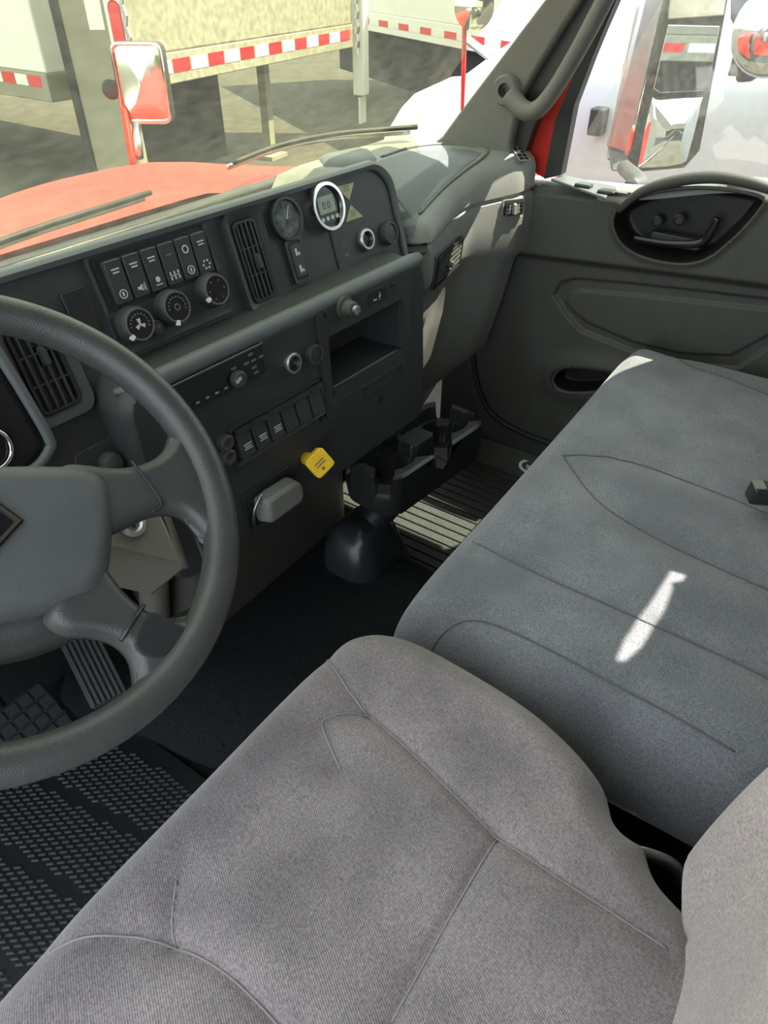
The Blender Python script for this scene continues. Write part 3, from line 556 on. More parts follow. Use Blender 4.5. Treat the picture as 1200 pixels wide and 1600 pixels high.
# ---- passenger side of the dash: lofted sections
secs = []
YE = lambda X: np.interp(X, [.48, .515, .54, .70, .75, .80, .85, .90], [.86, .80, .755, .785, .778, .745, .712, .700])
ZE = lambda X: np.interp(X, [.48, .52, .72, .80, .90], [.745, .755, .805, .832, .845])
ZS = lambda X: np.interp(X, [.50, .78, .90], [.722, .757, .772])
for X in list(np.linspace(.485, .90, 36))+[.906, .912]:
    e = YE(min(X, .90)); d = {.906: .006, .912: .016}.get(X, 0); t = ZE(min(X, .9)); s_ = ZS(min(X, .9))
    prof = [(1.085, .78), (1.085, .835), (1.05, .852-d), (1.02, .852-d), (.95, .850-d), (e+.5*(.95-e), t+.55*(.850-t)+.004-d), (e+.048, t+.012-d), (e+.024, t+.004-d), (e+.008, t-.008-d), (e+.001, t-.024), (e, s_+.006), (e+.008, s_+.003), (e+.008, s_-.003), (e, s_-.006), (e-.002, s_-.05), (e+.002, .645), (e+.010, .630), (e+.028, .61), (e+.05, .50), (e+.085, .36), (.93, .20), (.98, .10), (1.08, .05)]
    secs.append([np.array([X, y+(d if y < .99 else 0), z]) for y, z in prof])
secs = [[np.array([X, max(p[1], .935), min(p[2], zc)]) for p in secs[0]] for X, zc in ((.40, .795), (.43, .81), (.455, .835))]+secs
pgrid = grid(secs)
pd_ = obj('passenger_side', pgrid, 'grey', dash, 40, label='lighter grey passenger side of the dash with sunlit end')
ec = secs[-1]; obj('end_cap', (ec, [tuple(range(len(ec)))]), 'grey', dash)
bt = [[np.array([X, y, z]) for y, z in ((1.08, .74), (1.08, .800), (1.0, .812), (.93, .805), (.90, .78))] for X in (-.95, .2, .50)]
obj('top_pad', grid(bt), 'fascia', dash, 60)
from mathutils.bvhtree import BVHTree
pb = BVHTree.FromPolygons([tuple(p) for p in pgrid[0]], [tuple(f) for f in pgrid[1]])
def hit(a, b, lift=0.):
    h_, n_, _, _ = pb.ray_cast(Vector(CAM), Vector(ray(a, b)))
    if h_ is None: return None, None
    if n_.dot(Vector(ray(a, b))) > 0: n_ = -n_
    return np.array(h_)+np.array(n_)*lift, np.array(n_)
def hitline(pts, lift): return [p for p in (hit(a, b, lift)[0] for a, b in pts) if p is not None]
def dense(pts, k=6): return [tuple(p) for p in smoothpts(pts, k)]
obj('tray_edge', tube(hitline(dense([(596, 246), (640, 232), (690, 226), (735, 229), (762, 237), (750, 250), (725, 268), (690, 297), (655, 335)]), .001), .0035, 8), 'pad', pd_, 180)
def region(pts, lift, n=26):                         # thin skin laid on the dash inside a pixel outline
    a = np.array(pts, float); x0, y0 = a.min(0); x1, y1 = a.max(0); xs = np.linspace(x0, x1, n); ys = np.linspace(y0, y1, n); V = {}; Fc = []; L_ = []
    G, Hh = np.meshgrid(xs, ys, indexing='ij'); ins = sdf_poly(a, G, Hh) < 0
    for i in range(n-1):
        for j in range(n-1):
            if ins[i:i+2, j:j+2].all():
                q = []
                for p in ((i, j), (i+1, j), (i+1, j+1), (i, j+1)):
                    if p not in V:
                        h_ = hit(xs[p[0]], ys[p[1]], lift)[0]
                        if h_ is None: q = None; break
                        V[p] = len(L_); L_.append(h_)
                    q.append(V[p])
                if q: Fc.append(tuple(q))
    return L_, Fc
obj('tray_lid', region([(590, 252), (640, 237), (690, 231), (735, 234), (755, 240), (722, 266), (690, 294), (655, 330), (648, 372), (628, 372), (612, 320)], .0012, 90), 'pad', dash, 180, label='slate grey tray lid on the dash top')
obj('dash_pad_lump', pad(FLOOR, [tuple(oz(*p, .85)[:2]) for p in ((505, 262), (495, 250), (560, 236), (580, 239), (590, 250), (560, 262))], lambda u, v, d: .845+.020*fillet(d, .03), 12), 'pad', dash, 180)
# passenger vents
def vplane(c, lift=.001):
    p, n = hit(*c, lift)
    while p is None: c = (c[0]-4, c[1]+3); p, n = hit(*c, lift)
    hh_ = nrm(np.cross((0, 0, 1), n)); P = Pl(p, hh_, np.cross(n, hh_)); return P if P.n@n > 0 else Pl(p, -hh_, P.v)
PV = vplane((697, 408)); ru = [PV.uv(*p) for p in ((672, 403), (716, 374), (720, 408), (684, 446))]
vent(PV, ((ru[0][0]+ru[3][0])/2, (ru[3][1]+ru[2][1])/2, (ru[1][0]+ru[2][0])/2, (ru[0][1]+ru[1][1])/2), .004, 0, 5, dash, (.5, .42), w=.004, horizontal=True, m='door', bez=.004)
PV = vplane((800, 325)); ru = [PV.uv(*p) for p in ((780, 325), (816, 298), (822, 326), (787, 352))]
vent(PV, ((ru[0][0]+ru[3][0])/2, (ru[3][1]+ru[2][1])/2, (ru[1][0]+ru[2][0])/2, (ru[0][1]+ru[1][1])/2), .004, 3, 3, dash, (.5, .5), w=.004, m='grey', bez=.005)
PT_ = vplane((812, 240)); hv = PT_.uv(822, 258); ang = math.atan2(hv[1]-PT_.uv(806, 232)[1], hv[0]-PT_.uv(806, 232)[0])
PT_ = Pl(PT_.p0, PT_.h*math.cos(ang)+PT_.v*math.sin(ang), -PT_.h*math.sin(ang)+PT_.v*math.cos(ang))
gr_ = obj('demister_grille', slab(PT_, rr(-.032, -.014, .032, .014, .004), 0, .003), 'grey', dash, bevel=.0008)
for i in range(5):
    for j in range(2): obj('grille_hole', slab(PT_, rr(-.028+.0118*i, -.011+.012*j, -.0195+.0118*i, -.002+.012*j, .001), .0026, .0034), 'void', gr_)
PN_ = vplane((652, 388), .0005); obj('seam_notch', slab(PN_, rr(-.022, -.012, .020, .012, .004), 0, .003), 'void', dash)
# ================================================================== steering wheel
WB = .829; WC = (-.523, .566, .803)
PW0 = Pl(WC, (1, 0, 0), (0, math.sin(WB), math.cos(WB)))
ca, sa = math.cos(math.radians(29)), math.sin(math.radians(29))
PW = Pl(WC, PW0.h*ca-PW0.v*sa, PW0.h*sa+PW0.v*ca)
sw_ = thing('steering_wheel', WC, 'large worn grey four-spoke steering wheel in front of driver seat', 'steering wheel')
rim = [PW.pt(.2135*math.cos(t), .2135*math.sin(t), 0) for t in [2*math.pi*k/120 for k in range(120)]]
rows = []
for k in range(120):
    t = 2*math.pi*k/120; a = np.cos(t)*PW.h+np.sin(t)*PW.v; rows.append([PW.p0+a*.2135+.0185*(math.cos(s)*a+1.08*math.sin(s)*PW.n) for s in [2*math.pi*j/20 for j in range(20)]])
obj('rim', grid(rows, close_u=True, close_v=True), 'wheel', sw_, 180)
hubr = [(0, .051), (.05, .050), (.085, .046), (.103, .030), (.104, 0), (.097, -.040), (.084, -.074), (.058, -.088), (0, -.093)]
huo = [tuple(p) for p in smoothpts(hubr+[(-x, y) for x, y in hubr[-2:0:-1]], 5, True)]
obj('hub', pad(PW, huo, lambda u, v, d: -.012+.028*fillet(d, .022)+.004*np.clip(d/.08, 0, 1), 40, w_base=-.05), 'hub', sw_, 180)
skr = [(0, .030), (.07, .030), (.092, .0), (.094, -.05), (.080, -.10), (.04, -.116), (0, -.119)]
obj('hub_skirt', pad(PW, [tuple(p) for p in smoothpts(skr+[(-x, y) for x, y in skr[-2:0:-1]], 5, True)], lambda u, v, d: -.050+.030*fillet(d, .03), 20, w_base=-.085), 'wheel', sw_, 180)
upr = [(.060, .048), (.115, .046), (.150, .053), (.172, .070), (.186, .098), (.200, .100), (.214, .06), (.216, 0), (.210, -.045), (.196, -.050), (.185, -.024), (.170, -.008), (.144, -.006), (.10, -.022), (.070, -.024)]
lor = [(.070, -.045), (.088, -.056), (.101, -.081), (.117, -.101), (.136, -.114), (.158, -.116), (.172, -.105), (.184, -.110), (.170, -.135), (.145, -.160), (.110, -.186), (.092, -.195), (.096, -.175), (.097, -.150), (.087, -.132), (.068, -.121), (.040, -.113), (.03, -.09)]
for s in (1, -1):
    for pl in (upr, lor):
        o2 = [tuple(p) for p in smoothpts([(s*x, y) for x, y in pl], 4, True)]
        sp_ = obj('spoke', pad(PW, o2, lambda u, v, d: -.010+.018*fillet(d, .014), 26, w_base=-.016), 'wheel', sw_, 180)
        if pl is upr: obj('spoke_seam', tube([PW.pt(s*.128, .049, .0075), PW.pt(s*.142, .022, .0085), PW.pt(s*.150, .0, .008), PW.pt(s*.140, -.007, .006)], .0013, 6, 5), 'black', sp_, 180)
        else:
            obj('spoke_seam', tube([PW.pt(s*.114, -.100, .008), PW.pt(s*.087, -.130, .008)], .0022, 6), 'black', sp_, 180)
            obj('thumb_pad', pad(PW, [tuple(p) for p in smoothpts([(s*x, y) for x, y in ((.118, -.108), (.140, -.122), (.150, -.132), (.138, -.146), (.114, -.152), (.098, -.136))], 4, True)], lambda u, v, d: .0075+.0016*fillet(d, .003), 12), 'rubber', sp_, 180)
dm = [(.016, -.012), (-.008, .013), (-.032, -.012), (-.008, -.037)]
cen = np.array((-.008, -.012)); sc = lambda k: [tuple(cen+(np.array(p)-cen)*k) for p in dm]
em = obj('emblem', slab(PW, sc(1.12), .018, .0215), 'gloss', sw_, label='diamond shaped chrome edged emblem')
obj('emblem_rim', ring(PW, sc(1.02), sc(.84), .0205, .0235), 'chrome', em)
obj('emblem_road', slab(PW, [(-.014, -.024), (-.002, -.024), (-.006, .002), (-.010, .002)], .0212, .0225), 'satin', em)
# column behind it
colm = thing('steering_column', PW0.pt(0, 0, -.2), 'olive grey steering column shroud with ignition lock', 'column')
obj('shaft', lathe(PW0, 0, 0, [(.045, -.06), (.04, -.12), (.04, -.30)], 24), 'black', colm)
q0 = PW0.off(-.16)
sh = [q0.uv(*p) for p in ((150, 835), (250, 795), (293, 888), (165, 858))]
shr = [(-.085, .05), (.06, .05), (sh[1][0], sh[1][1]), (sh[2][0], sh[2][1]), (sh[3][0], sh[3][1]), (-.085, sh[3][1])]
obj('shroud', slab(PW0, shr, -.30, -.16), 'olive', colm, bevel=.006)
lk = q0.uv(205, 820); il = obj('ignition_lock', lathe(PW0, lk[0], lk[1], [(.017, -.162), (.017, -.156), (.012, -.153), (.009, -.156)], 24), 'satin', colm); obj('key_slot', slab(PW0, rr(lk[0]-.0015, lk[1]-.006, lk[0]+.0015, lk[1]+.006, .001), -.158, -.1535), 'black', il)
lw0, lw1 = oy(238, 885, .86), oy(246, 1010, .95)
obj('lower_tube', tube([lw0, lw1], .028, 16), 'olive', colm)
XW = Lp.pt(uL2, 0)[0]-.016
for pp in (((255, 792), (291, 886)), ((292, 790), (321, 872)), ((313, 796), (329, 840))):
    obj('side_rib', tube([ox(a, b, XW+.01) for a, b in pp], .005, 8), 'olive', dash, 180)
# ================================================================== floor: engine hump, mats, pedals
hump = thing('engine_cover', (0, .8, 0), 'black carpeted engine hump between the footwells', 'engine cover')
ho = [tuple(p) for p in smoothpts([(-.33, 1.08), (-.33, .80), (-.29, .62), (-.20, .46), (.10, .40), (.30, .44), (.345, .60), (.36, .80), (.36, 1.08)], 5, True)]
obj('hump', pad(FLOOR, ho, lambda u, v, d: .004+.125*fillet(d, .16), 50), 'carpet', hump, 180)
obj('cover_face', box(-.16, .825, .08, .335, 1.07, .360), 'engine', hump, bevel=.05, seg=5, label='olive grey smooth engine cover')
pp = oz(568, 850, .16)
PPd = Pl((pp[0], pp[1], 0), (1, 0, 0), (0, 1, 0))
ped = thing('pedestal_boot', (pp[0], pp[1], .10), 'smooth black moulded boot under the cup holder', 'boot')
po = rr(-.090, -.075, .085, .075, .055, 6)
obj('boot', pad(PPd, po, lambda u, v, d: .115+.125*fillet(d, .06), 30, w_base=.112), 'boot', ped, 180)
obj('neck', tube([(pp[0]+.01, pp[1]-.01, .22), (.33, .672, .281)], .035, 20), 'black', ped)
# passenger mat
pm = thing('passenger_floor_mat', (.63, .7, 0), 'ribbed black rubber mat on the passenger floor', 'floor mat')
obj('mat_base', box(.345, .40, 0, .86, 1.02, .008), 'matrub', pm, bevel=.003)
rib_v, rib_f = box(-.0125, .43, .008, .0125, .99, .0125)
rme = None
for k in range(17):
    x = .375+.0295*k
    if rme is None: rb = obj('mat_rib', ([(a+x, b, c) for a, b, c in rib_v], rib_f), 'matrub', pm, bevel=.002); rme = rb.data; rx = x
    else:
        rb = bpy.data.objects.new('mat_rib', rme); COL.objects.link(rb); rb.parent = pm; rb.matrix_parent_inverse = Matrix.Translation(-Vector(pm.location)); rb.location = (x-rx, 0, 0)
        b = rb.modifiers.new('bevel', 'BEVEL'); b.width = .002; b.segments = 2
PFl = Pl((.86, .6, .008), (0, 1, 0), (-.075, 0, -.05)); eu = PFl.uv(838, 731); PE = Pl(PFl.pt(*eu, .003), nrm(PFl.h+.15*PFl.v), PFl.v-.15*PFl.h)
obj('mat_flap', prism([(.858, .40, .005), (.858, 1.02, .005), (.922, 1.02, .052), (.922, .40, .052)], (-.0, 0, .004)), 'matrub', pm, bevel=.001)
eb = obj('mat_badge', slab(PE, circ(0, 0, .052, 32, .026), -.002, .0006), 'gloss', pm, label='oval white rimmed badge on the mat')
obj('badge_rim', ring(PE, circ(0, 0, .052, 32, .026), circ(0, 0, .043, 32, .018), 0, .0015), 'white', eb)
obj('badge_letters', textmesh('CR', PE, .016, 0, .026, .0008), 'white', eb)
# driver mat
dmt = thing('driver_floor_mat', (-.58, .7, 0), 'black rubber driver floor mat with raised dash pattern', 'floor mat')
obj('mat_base', box(-.90, .30, 0, -.33, 1.02, .008), 'drvmat', dmt, bevel=.003)
E1, E2 = np.array([.66, -.75]), np.array([.75, .66]); tv = []
for i, b_ in enumerate(np.arange(-.6, .6, .0088)):
    for a_ in np.arange(-.8, .8, .0175):
        q = np.array([-.61, .68])+E1*(a_+(.00875 if i % 2 else 0))+E2*b_
        if not (-.87 < q[0] < -.36 and .34 < q[1] < .99) or (q[0]+.15*q[1]) % .125 < .020: continue
        f4 = lambda l, w_, z: [tuple(q+E1*l*sx+E2*w_*sy)+(z,) for sx, sy in ((-1, -1), (1, -1), (1, 1), (-1, 1))]
        tv.append(taper(f4(.0062, .0021, .0078), f4(.0052, .0010, .0112)))
obj('mat_tread', join(*tv), 'tread', dmt, 0)['kind'] = 'stuff'
# pedals
q = oz(45, 1125, .14); PBk = Pl(q, (1, 0, 0), (0, .75, .66))
bp_ = thing('brake_pedal', q, 'black block-treaded brake pedal behind steering wheel', 'pedal')
obj('plate', slab(PBk, rr(-.075, -.055, .055, .045, .010), -.010, 0), 'rubber', bp_, bevel=.002)
for i in range(5):
    for j in range(4): obj('tread_block', slab(PBk, rr(-.071+.025*i, -.051+.0238*j, -.049+.025*i, -.030+.0238*j, .002), 0, .005, .12), 'rubber', bp_)
obj('arm', tube([PBk.pt(-.01, 0, -.01), PBk.pt(-.01, .05, -.06), (q[0]-.01, 1.08, .35)], .010, 10), 'black', bp_)
q = oz(150, 1050, .16); PAc = Pl(q, nrm((.95, -.3, 0)), (0, .80, .60))
ap = thing('accelerator_pedal', q, 'ribbed black accelerator pedal seen through lower wheel opening', 'pedal')
obj('plate', slab(PAc, rr(-.034, -.06, .034, .075, .008), -.010, 0), 'rubber', ap, bevel=.002)
for i in range(7): obj('tread_rib', slab(PAc, rr(-.031+.0095*i, -.057, -.026+.0095*i, .072, .001), 0, .005, .02), 'wheel', ap)
obj('arm', tube([PAc.pt(0, .05, -.01), (q[0], 1.09, .25)], .010, 10), 'black', ap)
# ================================================================== cup holder
ZT = .392
c1, c2 = oz(606, 722, ZT-.02)[:2], oz(690, 668, ZT-.02)[:2]
mid = (c1+c2)/2; axc = nrm(c2-c1); PC = Pl((mid[0], mid[1], 0), (axc[0], axc[1], 0), (-axc[1], axc[0], 0)); hc = np.linalg.norm(c2-c1)/2
cup = thing('cup_holder', (mid[0], mid[1], .27), 'black double cup holder with notched rims below the dash', 'cup holder')
RC = .046
body = rr(-hc-.078, -.076, hc+.078, .076, .052, 8)
def cw(u, v):
    so = sdf_poly(body, u, v); z = np.full(u.shape, ZT)
    z = z-.004*sstep(so, -.006, 0)
    for s in (-1, 1):
        r = np.hypot(u-s*hc, v); th = np.degrees(np.arctan2(v, (u-s*hc)*s))           # 0 = outward along the long axis
        slot = np.zeros(u.shape)
        for a0 in (35, -35, 90+52, -90-52):
            dth = np.abs((th-a0+180) % 360-180)*np.pi/180*r; slot = np.maximum(slot, 1-sstep(dth, .015, .020))
        z = z-.044*slot*(1-sstep(r, .095, .10))
        z = np.where(r < RC+.010, np.minimum(z, ZT-.030), z)
        z = z*(1-(1-sstep(r, RC-.003, RC)))+(ZT-.085)*(1-sstep(r, RC-.003, RC))
    gap = (1-sstep(np.abs(u), hc*.25, hc*.25+.006))*sstep(np.abs(v), .026, .030)
    z = np.where(gap > 0, z*(1-gap)+np.minimum(z, ZT-.050)*gap, z)
    return z
obj('tray', hfield(PC, -hc-.08, -.078, hc+.08, .078, .0022, cw, [body, circ(-hc, 0, RC, 40), circ(hc, 0, RC, 40)], lambda u, v: sdf_poly(body, u, v) < .0004), 'black', cup, 50)
bz = cw(np.array([p[0]*.999 for p in body]), np.array([p[1]*.999 for p in body]))
nb = 160; per = smoothpts(body, 4, True); bz = cw(np.array([p[0]*.995 for p in per]), np.array([p[1]*.995 for p in per]))
obj('side_wall', grid([[PC.pt(p[0]*.999, p[1]*.999, z) for p, z in zip(per, bz)], [PC.pt(p[0]*1.01, p[1]*1.01, ZT-.06) for p in per], [PC.pt(p[0]*.98, p[1]*.96, ZT-.095) for p in per], [PC.pt(p[0]*.80, p[1]*.70, ZT-.105) for p in per]], close_v=True), 'black', cup, 40)
obj('underside', slab(PC, [(p[0]*.80, p[1]*.70) for p in per[::4]], ZT-.107, ZT-.104), 'black', cup)
cb = thing('power_cable', oz(615, 822, .14), 'thin black cable trailing from the cup holder to the floor', 'cable')
obj('cord', tube([oz(612, 815, .24), oz(628, 850, .15), oz(652, 898, .06), oz(668, 926, .02), oz(655, 950, .012)], .0045, 8, 6), 'rubber', cb, 180)
# ================================================================== seats
def xy(px, z): return [tuple(oz(a, b, z)[:2]) for a, b in px]
ds = thing('bucket_seat', (-.52, .1, 0), 'mauve grey cloth driver seat in the foreground', 'seat')
Z0 = .520
do = [tuple(p) for p in smoothpts([(-.83, .30), (-.80, .40), (-.70, .428), (-.50, .430), (-.29, .425), (-.215, .395), (-.178, .33), (-.175, .24), (-.188, .13), (-.225, .035), (-.262, .0), (-.265, -.03), (-.295, -.055), (-.32, -.10), (-.40, -.16), (-.6, -.17), (-.78, -.16), (-.84, -.05), (-.85, .12)], 8, True)]
seams_d = [smoothpts(xy(p, Z0-.006), 6) for p in ([(508, 1000), (516, 1030), (535, 1065), (575, 1112), (650, 1180), (760, 1285), (850, 1352), (950, 1418), (1045, 1482)],
    [(575, 1112), (548, 1111), (520, 1117), (503, 1130), (515, 1165), (532, 1200)], [(778, 1302), (738, 1368), (690, 1450), (612, 1590)], [(65, 1478), (130, 1464), (200, 1462), (272, 1476), (340, 1510), (400, 1562), (470, 1640)], [(272, 1476), (267, 1440), (275, 1375)])]
def dz(u, v, d):
    z = Z0-.16+.16*fillet(d, .075)
    z = z-.010*np.exp(-(((u+.53)/.16)**2+((v-.10)/.17)**2))
    z = z+.010*np.exp(-((u+.24)/.05)**2)*sstep(v, -.05, .1)+.010*np.exp(-((u+.80)/.05)**2)
    for s in seams_d:
        dd = dist_line(s, u, v); z = z-.0045*np.exp(-(dd/.0055)**2)-.004*np.exp(-(dd/.022)**2)
    return z
dvf = pad(FLOOR, do, dz, 150, w_base=.33)
cu_ = obj('cushion', dvf, 'seat', ds, 180)
def seam_tubes(seams, vf, outline, parent, m, r=.0011, lift=.0006):
    bt_ = BVHTree.FromPolygons([tuple(p) for p in vf[0]], [tuple(f) for f in vf[1]])
    for s in seams:
        a = np.array([p[:2] for p in s]); dd = -sdf_poly(outline, a[:, 0], a[:, 1]); ok = dd > .004
        if ok.sum() < 3: continue
        a, dd = a[ok], dd[ok]; z = [bt_.ray_cast(Vector((x, y, 1.)), Vector((0, 0, -1)))[0].z+lift for x, y in a]
        obj('seam', tube([(x, y, q) for (x, y), q in zip(a, z)], r, 6), m, parent, 180)
seam_tubes(seams_d, dvf, do, cu_, 'thread')
obj('base', box(-.76, -.12, .02, -.30, .33, .34), 'black', ds, bevel=.02)
PBR = Pl((-.53, -.105, .40), (-1, 0, 0), (0, -.14, 1))
bo = [tuple(p) for p in smoothpts([(-.21, -.06), (-.262, .02), (-.270, .10), (-.285, .18), (-.29, .28), (-.27, .42), (-.24, .56), (-.17, .64), (0, .66), (.17, .64), (.24, .56), (.28, .40), (.29, .25), (.28, .10), (.24, -.03), (.12, -.07), (-.1, -.07)], 6, True)]
def bw(u, v, d): return -.06+.095*fillet(d, .085)+.040*np.exp(-((np.abs(u)-.225)/.055)**2)*sstep(v, .04, .14)*(1-sstep(v, .45, .62))-.0035*np.exp(-((d-.105)/.006)**2)
br = obj('backrest', pad(PBR, bo, bw, 90, w_base=-.14), 'back', ds, 180)
lvr = oz(1010, 1335, .40); obj('recline_bracket', tube([oz(985, 1328, .41), oz(1015, 1335, .41), oz(1050, 1352, .40), oz(1068, 1385, .37)], .010, 10, 5, flat=.5), 'satin', ds, 180, label='bare metal hinge bracket')
obj('side_shield', box(-.31, -.20, .20, -.275, .02, .36), 'black', ds, bevel=.01)
# bench
bs_ = thing('bench_seat', (.37, .05, 0), 'shade-tinted cloth passenger bench seat beside the door', 'seat')
ZB = .492
bo2 = [tuple(p) for p in smoothpts([(-.17, .30), (-.165, .37), (-.10, .400), (.2, .404), (.6, .410), (.81, .412), (.872, .39), (.890, .32), (.890, .1), (.890, -.15), (.85, -.22), (.4, -.23), (-.1, -.23), (-.16, -.18), (-.17, .0), (-.172, .18)], 7, True)]
seams_b = [smoothpts(xy(p, ZB-.004), 6) for p in ([(878, 710), (940, 713), (1000, 725), (1050, 742), (1130, 773), (1200, 803), (1300, 850)], [(882, 711), (895, 735), (920, 770), (960, 806), (1040, 853), (1120, 890), (1200, 926), (1300, 975)], [(738, 846), (850, 903), (950, 948), (1060, 997), (1165, 1044), (1240, 1080)], [(640, 990), (670, 977), (705, 968), (745, 968), (790, 982), (870, 1020), (960, 1068), (1060, 1120), (1150, 1170)], [(1040, 548), (1080, 572), (1140, 592), (1260, 640)])]
def bzf(u, v, d):
    z = ZB-.15+.15*fillet(d, .062)+.006*np.sin((u+.1)*7)*np.exp(-((v-.1)/.2)**2)
    for i, s in enumerate(seams_b):
        dd = dist_line(s, u, v); z = z-.0055*np.exp(-(dd/.020)**2)
    return z
bvf = pad(FLOOR, bo2, bzf, 170, w_base=.34)
bcu = obj('cushion', bvf, 'bench', bs_, 180)
seam_tubes(seams_b, bvf, bo2, bcu, 'threadd', .0014, .0007)
obj('base', box(-.12, -.35, .01, .86, .30, .345), 'black', bs_, bevel=.02)
PBB = Pl((.36, -.16, .44), (-1, 0, 0), (0, -.22, 1))
bbo = rr(-.53, -.03, .45, .56, .07, 6)
obj('backrest', pad(PBB, bbo, lambda u, v, d: -.05+.09*fillet(d, .06)-.004*np.exp(-((np.abs((u+.53) % .327-.163)-.163)/.006)**2), 60, w_base=-.1), 'back', bs_, 180)
bq = oz(1192, 772, .522)
bk_ = thing('belt_buckle', bq, 'black seat belt buckle lying on the bench', 'buckle')
PBu = Pl(bq, nrm((.45, -.9, 0)), (.9, .45, .0))
obj('housing', slab(PBu, rr(-.022, -.016, .07, .018, .006), -.012, .016, .06), 'black', bk_, bevel=.003)
obj('release_face', slab(PBu, rr(-.019, -.010, -.002, .013, .003), .0155, .0175), 'beige', bk_, label='beige buckle end')
obj('webbing', prism([PBu.pt(.05, -.014, .008), PBu.pt(.05, .014, .008), PBu.pt(.14, .014, .0), PBu.pt(.14, -.014, .0)], (0, 0, .002)), 'black', bk_)
# ================================================================== own truck outside the windshield
GZ = -1.10
rows = []
for x in np.linspace(-.98, 1.02, 41):
    r = []
    for y in np.linspace(1.155, 2.75, 42):
        t = y-1.2; z = .815-.105*t-.10*t*t-.10*abs(x)**4+.035*np.exp(-((abs(x)-.62)/.16)**2)*sstep(np.array(t), .05, .5)-.02*np.exp(-((abs(x)-.42)/.06)**2)
        z = z-.5*max(0, t-1.2)**2; r.append((x*(1-.10*t), y, float(z)))
    rows.append(r)
hd = thing('truck_hood', (0, 1.9, .3), 'glossy red truck hood beyond the windshield', 'hood')
obj('hood_skin', grid(rows), 'red', hd, 180)
sk = [r[-1] for r in rows]; obj('hood_nose', grid([sk, [(x, y+.12, z-.35) for x, y, z in sk], [(x, y+.1, -.4) for x, y, z in sk]]), 'red', hd, 60)
for s, rr_ in ((1, rows[-1]), (-1, rows[0])): obj('hood_side', grid([rr_, [(x+.04*s, y, z-.25) for x, y, z in rr_], [(x+.05*s, y, -.4) for x, y, z in rr_]]), 'red', hd, 60)
cw_ = thing('cowl', (0, 1.15, .8), 'black cowl strip between hood and windshield', 'cowl')
obj('cowl_strip', prism([(-.95, 1.105, .80), (.93, 1.105, .80), (.93, 1.15, .795), (-.95, 1.15, .795)], (0, 0, .018)), 'black', cw_, bevel=.006)
def wiper(pts, lab):
    w_ = thing('windshield_wiper', pts[0], lab, 'wiper')
    obj('wiper_arm', tube(pts, .006, 8, 5, flat=.6), 'satin', w_, 180)
    obj('wiper_blade', tube([np.array(p)+np.array([.0, -.02, .012]) for p in pts], .0055, 8, 5), 'rubber', w_, 180)
wiper([oz(a, b, z) for a, b, z in ((-40, 398, .845), (60, 362, .85), (150, 333, .85), (225, 309, .845))], 'wiper lying along the windshield base above the driver dash')
wiper([oz(a, b, z) for a, b, z in ((355, 262, .845), (430, 234, .86), (520, 216, .87), (640, 206, .87))], 'curved wiper resting near the right windshield corner')
wb = oz(470, 212, .86)
# fender mirror on the left of the view
fq = ox(218, 130, 1.02)
fm = thing('fender_mirror', ox(203, 240, .93), 'square chrome fender mirror on a red post over the hood', 'mirror')
dv_ = nrm(np.array([CAM[0]-fq[0], CAM[1]-fq[1], 0])); hx_ = np.array([-dv_[1], dv_[0], 0])
PM = Pl(fq, hx_+dv_*.35, ZU-.03*dv_); PM = PM if PM.n@dv_ > 0 else Pl(fq, -(hx_+dv_*.35), ZU-.03*dv_)
sz = np.linalg.norm(fq-CAM)/F
mo = rr(-30*sz, -46*sz, 34*sz, 44*sz, 10*sz, 5)
obj('mirror_shell', slab(PM, mo, -.06, -.008, 0), 'black', fm, bevel=.008)
obj('mirror_glass', pad(PM, [(a*.94, b*.94) for a, b in mo], lambda u, v, d: -.007+.012*np.clip(d/.1, 0, 1)**.7, 20), 'chrome', fm, 180)
obj('mirror_rim', ring(PM, mo, [(a*.94, b*.94) for a, b in mo], -.01, .004), 'chrome', fm, 50)
obj('post', tube([ox(180, 92, 1.03), ox(190, 150, 1.0), ox(206, 244, .93), ox(208, 258, .93)], .012, 10, 5), 'red', fm, 180)
obj('strut', tube([ox(212, 195, 1.0), ox(216, 246, .95)], .018, 10), 'satin', fm, 180)
obj('mirror_pivot', lathe(PM, -42*sz, -8*sz, [(.03, -.05), (.03, -.02), (.02, -.015)], 16), 'black', fm)
# convex round mirror on a thin post
rq = ox(741, 10, 1.12)
rm = thing('round_mirror', ox(722, 205, 1.12), 'round convex mirror on a thin red rod beside the pillar', 'mirror')
dv_ = nrm(CAM-rq); PR = Pl(rq, np.cross((0, 0, 1), dv_)+dv_*.25, (0, 0, 1)); PR = PR if PR.n@dv_ > 0 else Pl(rq, -PR.h, PR.v)
sz = np.linalg.norm(rq-CAM)/F
obj('mirror_shell', lathe(PR, 0, 0, [(.5*26*sz, -.03), (26*sz, -.008), (26*sz, .0), (23*sz, .002), (15*sz, .010), (6*sz, .013)], 32), 'chrome', rm, 60)
obj('rod', tube([ox(726, 38, 1.12), ox(724, 120, 1.12), ox(721, 210, 1.12), np.array([.97, 1.30, .72])], .006, 8), 'red', rm, 180)
